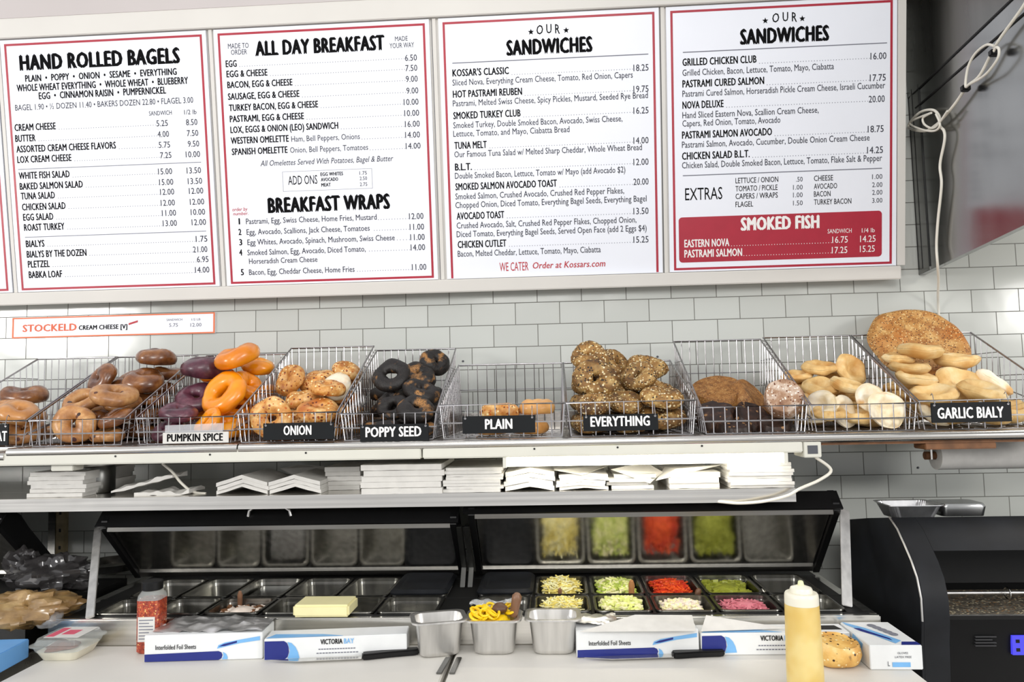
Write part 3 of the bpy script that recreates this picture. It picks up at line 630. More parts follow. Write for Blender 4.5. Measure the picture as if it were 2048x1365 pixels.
# ---------------------------------------------------------------- bread
T_ = dict(
 wheat=crust('brown_wheat_crust', [(.3, rgb(78, 42, 20)), (.5, rgb(126, 76, 38)), (.72, rgb(172, 118, 68))], 22, .26, .2, coat=.5, patch=(9, .5, .7, rgb(74, 40, 24))),
 raisin=crust('tan_raisin_crust', [(.3, rgb(124, 76, 38)), (.52, rgb(176, 122, 70)), (.74, rgb(218, 172, 114))], 24, .4, .25, seeds=[rgb(52, 26, 22), rgb(92, 46, 24), rgb(70, 30, 26)], seed_scale=60, seed_cut=.13, coat=.25),
 light=crust('light_brown_crust', [(.3, rgb(168, 108, 54)), (.55, rgb(202, 142, 78)), (.75, rgb(220, 170, 110))], 14, .3, .15, coat=.3),
 purple=crust('purple_crust', [(.3, rgb(52, 26, 38)), (.55, rgb(88, 46, 60)), (.75, rgb(124, 76, 88))], 26, .36, .4, coat=.25),
 pumpkin=crust('orange_pumpkin_crust', [(.3, rgb(224, 122, 4)), (.55, rgb(246, 152, 12)), (.75, rgb(253, 180, 44))], 10, .28, .1, coat=.45),
 onion=crust('golden_onion_crust', [(.3, rgb(164, 96, 36)), (.48, rgb(208, 148, 74)), (.7, rgb(240, 206, 146))], 34, .5, .6, seeds=[rgb(146, 70, 24), rgb(104, 48, 20), rgb(246, 226, 170), rgb(190, 100, 34)], seed_scale=120, seed_cut=.42, patch=(11, .52, .68, rgb(176, 98, 38))),
 poppy=crust('black_poppy_crust', [(.3, rgb(16, 13, 12)), (.6, rgb(30, 24, 20)), (.8, rgb(54, 42, 30))], 60, .5, .7, seeds=[rgb(8, 8, 9), rgb(44, 38, 36)], seed_scale=420, seed_cut=.7, patch=(22, .56, .66, rgb(172, 122, 66))),
 plainb=crust('plain_tan_crust', [(.3, rgb(190, 130, 66)), (.55, rgb(218, 164, 96)), (.75, rgb(236, 196, 136))], 12, .35, .12, coat=.25),
 every=crust('seeded_crust', [(.3, rgb(92, 62, 28)), (.5, rgb(148, 108, 54)), (.72, rgb(206, 174, 112))], 30, .6, .9, seeds=[rgb(226, 206, 158), rgb(30, 24, 20), rgb(238, 226, 190), rgb(140, 96, 44), rgb(206, 180, 120), rgb(70, 52, 30)], seed_scale=150, seed_cut=.7, patch=(10, .52, .66, rgb(84, 56, 28))),
 rye=crust('brown_rye_crust', [(.3, rgb(112, 70, 30)), (.5, rgb(150, 100, 46)), (.72, rgb(184, 136, 76))], 60, .6, .4, seeds=[rgb(86, 50, 22), rgb(190, 150, 90)], seed_scale=260, seed_cut=.3),
 pump=crust('dark_pumpernickel_crust', [(.3, rgb(26, 17, 13)), (.55, rgb(48, 30, 22)), (.75, rgb(98, 66, 44))], 40, .5, .5, seeds=[rgb(160, 118, 74), rgb(18, 12, 10)], seed_scale=90, seed_cut=.2),
 floury=crust('floury_brown_crust', [(.3, rgb(122, 84, 60)), (.5, rgb(168, 132, 104)), (.7, rgb(222, 206, 190))], 34, .7, .5, seeds=[rgb(232, 222, 210), rgb(112, 66, 44)], seed_scale=170, seed_cut=.35),
 bialy=crust('pale_bialy_crust', [(.3, rgb(200, 150, 80)), (.5, rgb(228, 192, 128)), (.72, rgb(242, 222, 176))], 16, .6, .25, patch=(10, .58, .72, rgb(206, 150, 78))),
 bialyw=crust('floury_bialy_crust', [(.3, rgb(222, 198, 150)), (.5, rgb(240, 226, 196)), (.72, rgb(248, 243, 230))], 16, .7, .25, patch=(14, .62, .75, rgb(214, 170, 110))),
 filling=crust('toasted_garlic_filling', [(.3, rgb(104, 62, 30)), (.5, rgb(160, 108, 58)), (.7, rgb(212, 174, 120))], 90, .6, .6),
 pletzel=crust('onion_pletzel_crust', [(.3, rgb(150, 90, 36)), (.5, rgb(194, 140, 74)), (.72, rgb(222, 182, 116))], 30, .6, .6, seeds=[rgb(112, 58, 22), rgb(232, 204, 146), rgb(90, 60, 34), rgb(176, 132, 74)], seed_scale=200, seed_cut=.6, patch=(6, .5, .7, rgb(186, 112, 42))),
)
def bread_mesh(kind, name, seed):
    """outer diameter about .116, axis z"""
    rnd = random.Random(seed)
    vs = []; fs = []; nu, nv = 40, 20
    if kind == 'bialy':
        prof = []
        for k in range(nv + 1):
            t = k / nv                    # top centre -> rim -> bottom centre
            if t < .5:
                q = t / .5; r = .057 * math.sin(q * PI / 2) ** .8 if q > 0 else 0; z = .012 + .012 * math.sin(min(1, q / .8) * PI) ** 1.0 * (1 if q > .3 else q / .3) - .013 * math.exp(-(q / .33) ** 2)
                if q > .8: z = .012 + .006 * math.cos((q - .8) / .2 * PI / 2) - (.006 if 1 else 0)
            else:
                q = (t - .5) / .5; r = .057 * math.cos(q * PI / 2) ** .7 if q < 1 else 0; z = .012 - .026 * math.sin(q * PI / 2) ** .9
            prof.append((r, z))
        for r, z in prof:
            for j in range(nu):
                a = 2 * PI * j / nu; p = V3((r * math.cos(a), r * math.sin(a), z))
                k = 1 + .16 * noise.noise(p * 22 + V3((seed, 0, 0))); zz = p.z + .006 * noise.noise(p * 30 + V3((0, seed, 0)))
                vs.append((p.x * k, p.y * k, zz))
        for i in range(nv):
            for j in range(nu): fs.append((i * nu + j, (i + 1) * nu + j, (i + 1) * nu + (j + 1) % nu, i * nu + (j + 1) % nu))
    else:
        R, r = {'fat': (.0298, .0280), 'bagel': (.0335, .0245), 'thin': (.0375, .0200), 'seed': (.0320, .0260)}[kind]
        u_ = rnd.uniform(-.0022, .0022); R += u_; r -= u_ * .6
        e = rnd.uniform(.9, 1.05)
        for i in range(nu):
            a = 2 * PI * i / nu
            for j in range(nv):
                b = 2 * PI * j / nv
                rr = r * (1 + .10 * math.sin(a * 2 + seed) + .06 * math.sin(3 * a + seed * 2))
                p = V3(((R + rr * math.cos(b)) * math.cos(a) * e, (R + rr * math.cos(b)) * math.sin(a) / e, rr * math.sin(b) * {'thin': .82, 'fat': .92}.get(kind, .86)))
                d = V3((math.cos(b) * math.cos(a), math.cos(b) * math.sin(a), math.sin(b)))
                p += d * (.0046 * noise.noise(p * 26 + V3((seed * 3.7, 0, seed))) + .0012 * noise.noise(p * 110 + V3((0, seed, 0))))
                if kind == 'seed': p += d * (.0032 * noise.noise(p * 230 + V3((0, seed, 0))))
                if p.z < -.017: p.z = -.017 + (p.z + .017) * .35
                vs.append(tuple(p))
        for i in range(nu):
            for j in range(nv): fs.append((i * nv + j, ((i + 1) % nu) * nv + j, ((i + 1) % nu) * nv + (j + 1) % nv, i * nv + (j + 1) % nv))
    me = bpy.data.meshes.new(name); me.from_pydata(vs, [], fs)
    bm = bmesh.new(); bm.from_mesh(me); bmesh.ops.remove_doubles(bm, verts=bm.verts, dist=1e-6); bmesh.ops.recalc_face_normals(bm, faces=bm.faces); bm.to_mesh(me); bm.free()
    me.polygons.foreach_set('use_smooth', [True] * len(me.polygons)); return me
_bm = {}
def bread(kind, mat, name, loc, axis, scale, label, cat, group, spin=None):
    k = (kind, mat, random.randrange(5))
    if k not in _bm:
        _bm[k] = bread_mesh(kind, name, k[2] * 5 + len(_bm)); _bm[k].materials.append(T_[mat])
    o = bpy.data.objects.new(name, _bm[k]); COL.objects.link(o)
    a = V3(axis).normalized(); q = V3((0, 0, 1)).rotation_difference(a).to_matrix() @ Matrix.Rotation(random.uniform(0, 6.28) if spin is None else spin, 3, 'Z')
    o.rotation_euler = q.to_euler(); o.location = loc; o.scale = (scale,) * 3
    tag(o, label, cat, group); return o
SPECS = []
def put(b, kind, mat, px, py, y, axis, wpx, label, name='bagel', cat='bagel', sz=None):
    p = atY(px, py, y); s = wpx * (p - CAM).dot(RM.col[1]) / FPX / .116 * 1.04
    SPECS.append(dict(b=b, kind=kind, mat=mat, p=p, axis=axis, s=max(.8, min(1.36, s)), label=label, name=name, cat=cat, group=GROUPS[b], free=0))
GROUPS = {0: 'light brown bagels in the far left basket', 1: 'brown wheat bagels in their basket', 2: 'purple and orange bagels in their basket', 3: 'onion bagels in their basket', 4: 'poppy seed bagels in their basket',
          5: 'plain bagels in their basket', 6: 'everything bagels in their basket', 8: 'bialys in the basket without a sign', 9: 'garlic bialys in their basket'}
B = put
# far left
B(0, 'fat', 'light', 14, 822, -.40, (-.1, -.25, 1), 92, 'smooth light brown bagel at the left edge, topmost in the far left basket')
B(0, 'bagel', 'wheat', 16, 797, -.30, (.1, -.2, 1), 80, 'dark bagel behind the smooth light brown one in the far left basket')
B(0, 'bagel', 'light', 66, 834, -.42, (.35, -.3, 1), 76, 'light brown bagel leaning on the right side of the far left basket')
B(0, 'bagel', 'raisin', 48, 864, -.48, (.1, -.5, .8), 72, 'mottled tan bagel low in the far left basket beside the cut-off black sign')
# brown wheat
B(1, 'fat', 'wheat', 195, 761, -.27, (-.5, -.75, .4), 66, 'dark glossy bagel standing on edge at the left of the brown heap')
B(1, 'fat', 'wheat', 248, 768, -.28, (-.35, -.35, .85), 74, 'dark brown bagel tilted left in the middle of the brown heap')
B(1, 'fat', 'wheat', 306, 771, -.27, (.12, -.3, .95), 80, 'shiny brown bagel at the right of the brown heap under the topmost one')
B(1, 'fat', 'wheat', 320, 727, -.24, (.08, -.05, 1), 76, 'brown bagel lying flat, topmost of the brown heap at right')
B(1, 'thin', 'raisin', 147, 816, -.40, (-.1, -.55, .8), 78, 'tan raisin bagel with its hole showing at the left of the brown basket')
B(1, 'bagel', 'raisin', 196, 816, -.36, (.3, -.5, .8), 66, 'tan bagel half hidden between two others in the middle of the brown basket')
B(1, 'thin', 'raisin', 247, 803, -.36, (.05, -.3, .95), 66, 'tan bagel lying open side up above the split brown one')
B(1, 'bagel', 'raisin', 243, 824, -.42, (.3, -.3, .9), 78, 'two-tone brown bagel tilted right above the basket front')
B(1, 'bagel', 'raisin', 128, 868, -.485, (.05, -.95, .25), 80, 'tan bagel pressed upright against the wire front of the brown basket')
B(1, 'bagel', 'wheat', 190, 862, -.47, (.2, -.3, .95), 70, 'dark raisin bagel low in the middle of the brown basket front')
B(1, 'bagel', 'wheat', 240, 858, -.47, (-.3, -.3, .9), 70, 'dark bagel low in the right corner of the brown basket front')
B(1, 'bagel', 'raisin', 82, 868, -.47, (.1, -.3, .95), 66, 'mottled tan bagel in the left front corner of the brown basket')
B(1, 'bagel', 'raisin', 205, 884, -.48, (0, -.1, 1), 66, 'tan bagel on the floor of the brown basket at the front')
# pumpkin and blueberry
B(2, 'fat', 'purple', 393, 747, -.27, (.12, -.1, 1), 88, 'purple bagel lying flat, topmost of the purple ones')
B(2, 'bagel', 'purple', 385, 795, -.33, (.1, -.6, .75), 80, 'purple bagel with its hole showing beside the big orange bagel')
B(2, 'bagel', 'purple', 352, 842, -.45, (.1, -.25, 1), 72, 'purple bagel low at the front rim left of the orange ones')
B(2, 'bagel', 'purple', 322, 864, -.475, (-.3, -.5, .8), 62, 'purple bagel in the left front corner beside the white PUMPKIN SPICE paper')
B(2, 'bagel', 'purple', 385, 855, -.46, (.1, -.4, .9), 62, 'purple bagel behind the top edge of the white PUMPKIN SPICE paper')
B(2, 'fat', 'pumpkin', 520, 733, -.25, (.2, -.2, .95), 64, 'orange bagel highest at the back right of its basket')
B(2, 'fat', 'pumpkin', 468, 727, -.18, (0, -.1, 1), 56, 'small orange bagel edge showing behind the orange heap')
B(2, 'fat', 'pumpkin', 477, 748, -.30, (-.25, -.3, .9), 82, 'orange bagel lying across the back of the orange heap')
B(2, 'thin', 'pumpkin', 468, 791, -.405, (-.35, -.75, .55), 108, 'big shiny orange bagel tilted forward with its hole showing')
B(2, 'thin', 'pumpkin', 424, 844, -.47, (-.5, -.6, .6), 66, 'orange bagel ring leaning left below the big tilted one')
B(2, 'bagel', 'pumpkin', 470, 848, -.46, (.1, -.4, .9), 72, 'orange bagel low in the right front corner above the PUMPKIN SPICE paper')
B(2, 'bagel', 'pumpkin', 516, 770, -.30, (.7, -.3, .6), 66, 'orange bagel pressed against the wires on the right of its basket')
# onion
B(3, 'fat', 'onion', 590, 769, -.28, (-.5, -.8, .35), 64, 'golden onion bagel standing on edge at the left back of its heap')
B(3, 'fat', 'onion', 645, 767, -.27, (-.2, -.3, .9), 72, 'golden onion bagel tilted at the back centre of its heap')
B(3, 'bagel', 'bialyw', 679, 779, -.32, (.1, -.8, .5), 50, 'onion bagel with a pale bare face among the golden ones')
B(3, 'fat', 'onion', 703, 757, -.24, (.3, -.3, .9), 58, 'dark-flecked onion bagel highest at the right back of its heap')
B(3, 'fat', 'onion', 618, 806, -.38, (-.15, -.2, 1), 74, 'golden onion bagel lying flat left of centre above the front rim')
B(3, 'bagel', 'onion', 672, 800, -.37, (.2, -.2, 1), 66, 'golden onion bagel lying flat right of centre above the front rim')
B(3, 'bagel', 'onion', 541, 846, -.49, (-.1, -.95, .2), 84, 'pale onion bagel standing upright at the left front behind the ONION sign')
B(3, 'bagel', 'onion', 598, 838, -.46, (0, -.5, .85), 66, 'onion bagel half hidden behind the middle of the ONION sign')
B(3, 'bagel', 'onion', 648, 834, -.46, (.1, -.4, .9), 80, 'onion bagel showing over the right half of the ONION sign')
B(3, 'bagel', 'onion', 640, 874, -.485, (0, -.15, 1), 72, 'onion bagel on the basket floor below the ONION sign')
# poppy
B(4, 'thin', 'poppy', 786, 756, -.30, (-.15, -.8, .55), 76, 'black poppy bagel facing forward at the left back of its heap')
B(4, 'fat', 'poppy', 875, 735, -.24, (.55, -.65, .45), 62, 'poppy bagel with a pale seeded end standing highest at right')
B(4, 'fat', 'poppy', 838, 768, -.30, (.2, -.6, .75), 74, 'big black poppy bagel in the middle of its heap')
B(4, 'bagel', 'poppy', 790, 798, -.37, (-.3, -.6, .7), 70, 'black poppy bagel below the forward-facing one at left')
B(4, 'bagel', 'poppy', 862, 792, -.36, (.3, -.4, .85), 72, 'black poppy bagel at the right of its heap below the pale-ended one')
B(4, 'thin', 'poppy', 790, 824, -.44, (-.2, -.7, .6), 66, 'patchy poppy bagel showing its hole just above the POPPY SEED sign')
B(4, 'bagel', 'poppy', 848, 822, -.44, (.2, -.5, .8), 74, 'poppy bagel with light specks at the right above the POPPY SEED sign')
B(4, 'bagel', 'poppy', 772, 858, -.48, (0, -.3, 1), 62, 'poppy bagel behind the left end of the POPPY SEED sign')
B(4, 'bagel', 'poppy', 850, 864, -.475, (0, -.2, 1), 66, 'poppy bagel low behind the right end of the POPPY SEED sign')
# plain
B(5, 'fat', 'plainb', 1074, 816, -.43, (0, -.05, 1), 68, 'smooth tan bagel at the right of the nearly empty basket')
B(5, 'bagel', 'onion', 1000, 832, -.43, (0, -.05, 1), 76, 'flecked bagel half hidden behind the PLAIN sign')
B(5, 'bagel', 'plainb', 1060, 862, -.44, (0, 0, 1), 72, 'tan bagel under the smooth one beside the PLAIN sign')
B(5, 'bagel', 'plainb', 985, 866, -.44, (0, 0, 1), 72, 'tan bagel on the basket floor behind the PLAIN sign')
# everything
B(6, 'seed', 'every', 1165, 727, -.24, (-.1, -.6, .75), 76, 'seeded bagel highest at the left back of the everything heap')
B(6, 'seed', 'every', 1229, 729, -.24, (.55, -.7, .45), 62, 'seeded bagel standing on edge at the top centre of the everything heap')
B(6, 'seed', 'every', 1288, 741, -.26, (.1, -.5, .85), 76, 'seeded bagel at the top right of the everything heap')
B(6, 'seed', 'every', 1192, 759, -.33, (-.1, -.9, .4), 80, 'seeded bagel facing forward with its hole showing at upper left')
B(6, 'seed', 'every', 1164, 762, -.25, (-.4, -.4, .8), 72, 'seeded bagel squeezed at the left edge of the everything heap')
B(6, 'seed', 'every', 1276, 764, -.34, (-.5, -.6, .6), 70, 'seeded bagel tilted left in the middle of the everything heap')
B(6, 'seed', 'every', 1238, 776, -.30, (.2, -.5, .8), 70, 'seeded bagel deep between the upper bagels of the everything heap')
B(6, 'seed', 'every', 1331, 779, -.33, (.3, -.3, .9), 74, 'seeded bagel lying at the right edge of the everything heap')
B(6, 'seed', 'every', 1190, 818, -.44, (-.1, -.5, .85), 66, 'seeded bagel above the left part of the EVERYTHING sign')
B(6, 'seed', 'every', 1257, 806, -.42, (.1, -.3, .95), 76, 'seeded bagel above the middle of the EVERYTHING sign')
B(6, 'seed', 'every', 1328, 803, -.42, (.1, -.25, 1), 82, 'seeded bagel above the right end of the EVERYTHING sign')
B(6, 'seed', 'every', 1200, 866, -.475, (0, -.2, 1), 80, 'seeded bagel on the floor below the left of the EVERYTHING sign')
B(6, 'seed', 'every', 1262, 866, -.47, (0, -.2, 1), 70, 'seeded bagel on the floor below the right of the EVERYTHING sign')
B(6, 'seed', 'every', 1326, 862, -.475, (0, -.3, 1), 86, 'seeded bagel in the right front corner beside the EVERYTHING sign')
# bialys
Bi = lambda *a: put(*a, name='bialy', cat='bialy')
Bi(8, 'bialy', 'bialy', 1594, 748, -.22, (-.1, -.2, 1), 60, 'golden bialy at the left back of the unsigned pale heap')
Bi(8, 'bialy', 'bialy', 1645, 745, -.24, (0, -.25, 1), 68, 'golden bialy lying at the back centre of the unsigned pale heap')
Bi(8, 'bialy', 'bialy', 1640, 778, -.31, (0, -.4, .9), 72, 'golden bialy with a curved rim below the back centre one')
Bi(8, 'bialy', 'bialy', 1706, 744, -.25, (.4, -.85, .35), 66, 'golden bialy standing on edge at the right of the unsigned heap')
Bi(8, 'bialy', 'bialy', 1640, 796, -.37, (-.1, -.25, 1), 76, 'golden bialy lying low in the middle of the unsigned heap')
Bi(8, 'bialy', 'bialy', 1690, 790, -.36, (.2, -.3, .9), 66, 'golden bialy lying behind the white floury one')
Bi(8, 'bialy', 'bialyw', 1737, 806, -.46, (.2, -.9, .35), 66, 'white floury bialy propped up at the right of the unsigned heap')
Bi(8, 'bialy', 'bialyw', 1612, 828, -.45, (-.75, -.5, .4), 70, 'white floury bialy leaning left at the wire corner')
Bi(8, 'bialy', 'bialyw', 1676, 838, -.46, (.5, -.8, .3), 68, 'cream bialy standing at the front of the unsigned basket')
Bi(8, 'bialy', 'bialy', 1640, 860, -.48, (0, -.3, 1), 66, 'cream bialy on the floor at the left front of the unsigned basket')
Bi(8, 'bialy', 'bialy', 1708, 866, -.475, (0, -.2, 1), 70, 'toasted bialy on the floor at the front centre of the unsigned basket')
Bi(8, 'bialy', 'bialyw', 1784, 836, -.485, (.1, -.95, .3), 74, 'pale bialy with a deep dent facing front at the unsigned basket corner')
# garlic bialys
Bi(9, 'bialy', 'bialy', 1775, 728, -.31, (0, -.2, 1), 58, 'small bialy edge at the left under the big flat bread')
Bi(9, 'bialy', 'bialy', 1840, 724, -.32, (.05, -.15, 1), 82, 'bialy lying flat under the middle of the big flat bread')
Bi(9, 'bialy', 'bialy', 1806, 741, -.345, (.05, -.15, 1), 74, 'bialy lying flat, second layer at the left below the flat bread')
Bi(9, 'bialy', 'bialy', 1914, 728, -.32, (0, -.15, 1), 80, 'bialy lying flat under the right part of the big flat bread')
Bi(9, 'bialy', 'bialy', 1810, 767, -.37, (.15, -.2, 1), 76, 'bialy with a brown patch, third layer at the left of the garlic basket')
Bi(9, 'bialy', 'bialy', 1911, 766, -.40, (.1, -.7, .7), 92, 'big bialy with toasted filling facing the front in the garlic basket')
Bi(9, 'bialy', 'bialyw', 1984, 768, -.38, (.55, -.35, .75), 80, 'pale bialy sloping down at the right of the garlic basket')
Bi(9, 'bialy', 'bialy', 1868, 792, -.45, (-.1, -.3, .95), 90, 'bialy with specks lying above the left end of the GARLIC BIALY sign')
Bi(9, 'bialy', 'bialy', 1963, 790, -.45, (.1, -.35, .93), 86, 'bialy with dark filling above the right end of the GARLIC BIALY sign')
Bi(9, 'bialy', 'bialyw', 1850, 828, -.47, (.3, -.6, .7), 66, 'pale bialy edge left of the GARLIC BIALY sign')
Bi(9, 'bialy', 'bialy', 1905, 848, -.47, (0, -.2, 1), 66, 'bialy on the floor below the left of the GARLIC BIALY sign')
Bi(9, 'bialy', 'bialy', 1985, 842, -.47, (0, -.2, 1), 72, 'bialy on the floor below the right of the GARLIC BIALY sign')
# bread lying low in each heap, under the ones above
LOW = {0: ('bagel', 'light', 'bagel'), 1: ('bagel', 'wheat', 'bagel'), 2: ('bagel', 'pumpkin', 'bagel'), 3: ('bagel', 'onion', 'bagel'), 4: ('bagel', 'poppy', 'bagel'), 6: ('seed', 'every', 'bagel'), 8: ('bialy', 'bialy', 'bialy'), 9: ('bialy', 'bialy', 'bialy')}
LOWL = {0: 'light brown bagel', 1: 'brown wheat bagel', 2: 'orange bagel', 3: 'golden onion bagel', 4: 'black poppy bagel', 6: 'seeded everything bagel', 8: 'pale bialy in the unsigned basket', 9: 'pale garlic bialy'}
for b, (kind, mat, nm) in LOW.items():
    x0, x1 = BK[b][0], BK[b][1]; th = .040 if kind != 'bialy' else .032; layers = 5 if kind != 'bialy' else 6
    vis = [(q['p'], q['s']) for q in SPECS if q['b'] == b and not q['free']]; extra = []
    for k in range(layers):
        for yy in (-.17, -.285, -.40, -.475):
            for xx in (x0 + .068, (x0 + x1) / 2 + (.0 if x1 - x0 > .3 else 9), x1 - .068):
                if xx > x1: continue
                p = V3((xx + random.uniform(-.008, .008), yy + random.uniform(-.012, .012), BZ + .021 + k * th))
                ztop = max((v.z for v, s in vis if abs(v.x - p.x) < .075 and abs(v.y - p.y) < .085), default=-1)
                if p.z > ztop - .03: continue
                if any(((p.x - v.x) / .085) ** 2 + ((p.y - v.y) / .085) ** 2 + ((p.z - v.z) / .036) ** 2 < 1 for v, s in vis): continue
                if any(abs(p.x - v.x) < .075 and abs((p.z - 1.5) / (p.y - CAM.y) - (v.z - 1.5) / (v.y - CAM.y)) < .024 and p.y < v.y + .025 for v, s in vis): continue
                if any(abs(p.x - e.x) < .1 and abs(p.y - e.y) < .1 and abs(p.z - e.z) < .03 for e in extra): continue
                extra.append(p)
    for p in extra:
        SPECS.append(dict(b=b, kind=kind, mat=mat, p=p, axis=(random.uniform(-.12, .12), random.uniform(-.12, .12), 1), s=1.0, label=LOWL[b] + ' buried low in its heap under the others', name=nm, cat=nm, group='buried %ss of the %s' % (nm, GROUPS[b]), free=1))

# settle: push loaves apart so that they rest against each other inside their basket
import numpy as np
def settle(b):
    L = [q for q in SPECS if q['b'] == b]
    if not L: return
    x0, x1, hf, hb = BK[b]; rings = []; rad = []
    for q in L:
        R = V3((0, 0, 1)).rotation_difference(V3(q['axis']).normalized()).to_matrix(); big, r = {'fat': (.029, .0285), 'bagel': (.033, .0245), 'thin': (.036, .0215), 'seed': (.033, .0255), 'bialy': (.042, .0155)}[q['kind']]
        rings.append([tuple(R @ V3((big * q['s'] * math.cos(k * PI / 4), big * q['s'] * math.sin(k * PI / 4), 0))) for k in range(8)] + [(0, 0, 0)]); rad.append([r * q['s']] * 8 + [r * q['s'] * .8])
    O = np.array(rings); Rr = np.array(rad); C = np.array([tuple(q['p']) for q in L]); C0 = C.copy()
    D = C - np.array(CAM); D /= np.linalg.norm(D, axis=1)[:, None]
    free = np.array([q['free'] for q in L], float)
    tr = np.array([{'fat': .031, 'bagel': .029, 'thin': .026, 'seed': .030, 'bialy': .020}[q['kind']] * q['s'] for q in L])[:, None]
    ext = np.stack([(np.abs(O[:, :, k]) + tr).max(1) for k in range(3)], 1); ext[:, 2] -= tr[:, 0] * .3
    lo = np.array([x0 + .011, FY + .005, BZ + .002]) + ext; hi = np.array([x1 - .011, RY - .005, 9]) - ext
    for it in range(260):
        kk = max(0.0, 1 - it / 200)
        mv = np.zeros_like(C); Pn = C[:, None, :] + O
        for i in range(len(L)):
            d = Pn[i][:, None, None, :] - Pn[None]                       # 9, n, 9, 3
            dist = np.linalg.norm(d, axis=3) + 1e-9; pen = Rr[i][:, None, None] + Rr[None] - dist
            pen[:, i, :] = 0; pen = np.clip(pen, 0, None)
            k = pen.reshape(9, len(L), 9).transpose(1, 0, 2).reshape(len(L), -1); a = k.argmax(1); m = k.max(1)
            dv = d.transpose(1, 0, 2, 3).reshape(len(L), -1, 3)[np.arange(len(L)), a]; dv /= np.linalg.norm(dv, axis=1)[:, None] + 1e-9
            wgt = np.where(free[i] >= free, 1.0, .35)
            mv[i] = (dv * (m * wgt)[:, None]).sum(0) * .45
        along = (mv * D).sum(1)[:, None] * D; lat = mv - along
        off = C0 - C; off -= (off * D).sum(1)[:, None] * D; C = C + off * (.16 * kk * (1 - free))[:, None]
        dep = ((C0 - C) * D).sum(1)[:, None] * D; C = C + dep * (.06 * kk * (1 - free))[:, None]
        C = C + along + lat * np.where(free, 1.0, .3)[:, None]
        C[:, 2] -= .0006 * free * kk
        mid = (lo + hi) / 2; bad = lo > hi; C = np.where(bad, mid, np.minimum(np.maximum(C, lo), hi))
    for q, c in zip(L, C): q['p'] = V3(c)
for b in GROUPS: settle(b)
for q in SPECS: bread(q['kind'], q['mat'], q['name'], q['p'], q['axis'], q['s'], q['label'], q['cat'], q['group'])
# big flat bread
def flat_bread(name, label, c, axis, R, th, mat, amp=.06, seed=1, fold=0.0):
    a = V3(axis).normalized(); q = V3((0, 0, 1)).rotation_difference(a).to_matrix()
    vs = []; fs = []; nr, na = 14, 64; mb = MB()
    def H(r, t, top):
        rim = .010 * math.exp(-((r - .88) / .1) ** 2); edge = math.sqrt(max(0, 1 - r ** 6))
        return (th * .5 * edge + rim * edge if top else -th * .5 * edge)
    for top in (1, 0):
        for i in range(nr + 1):
            r = i / nr
            for j in range(na):
                t = 2 * PI * j / na; k = 1 + amp * noise.noise(V3((math.cos(t) * 1.7, math.sin(t) * 1.7, seed)))
                p = V3((R * r * k * math.cos(t), R * r * k * math.sin(t), H(r, t, top))); p.z += .006 * noise.noise(p * 18) + fold * abs(p.x)
                vs.append(V3(c) + q @ p)
    n = (nr + 1) * na
    for s in (0, n):
        for i in range(nr):
            for j in range(na): fs.append((s + i * na + j, s + (i + 1) * na + j, s + (i + 1) * na + (j + 1) % na, s + i * na + (j + 1) % na))
    for j in range(na): fs.append((nr * na + j, n + nr * na + j, n + nr * na + (j + 1) % na, nr * na + (j + 1) % na))
    mb.add(vs, fs); o = mb.build(name, mat); return tag(o, label, 'bread')
c = atY(1838, 703, -.158); c.x = 1.156; c.z += .023
flat_bread('flat_onion_bread', 'big round flat onion bread leaning against the tiles behind the garlic bialys', c, (0, -.78, .62), .153, .028, T_['pletzel'])
# broken loaves
flat_bread('rye_loaf', 'broad brown domed loaf at the back of the basket with broken dark loaves', atY(1436, 800, -.31), (-.15, -.45, .88), .085, .09, T_['rye'], .08, 3)
flat_bread('rye_loaf', 'brown loaf wedge sloping down right beside the domed loaf', atY(1497, 806, -.33), (.62, -.4, .66), .075, .06, T_['rye'], .1, 9)
for k, (px, py, y, ax, R, lab) in enumerate(((1432, 838, -.43, (-.2, -.5, .8), .055, 'dark broken pumpernickel piece at the left front under the domed loaf'), (1500, 842, -.43, (.2, -.6, .8), .055, 'dark broken pumpernickel piece at the front centre of its basket'),
        (1465, 862, -.47, (0, -.3, 1), .055, 'dark pumpernickel piece on the floor of the basket front'), (1545, 858, -.46, (0, -.4, 1), .05, 'dark pumpernickel piece low beside the floury roll'))):
    flat_bread('pumpernickel_piece', lab, atY(px, py, y), ax, R, .05, T_['pump'], .25, k * 3 + 2)
flat_bread('floury_roll', 'floury brown roll standing upright at the right of the broken loaves', atY(1568, 800, -.455), (-.25, -.85, .4), .056, .06, T_['floury'], .1, 5)

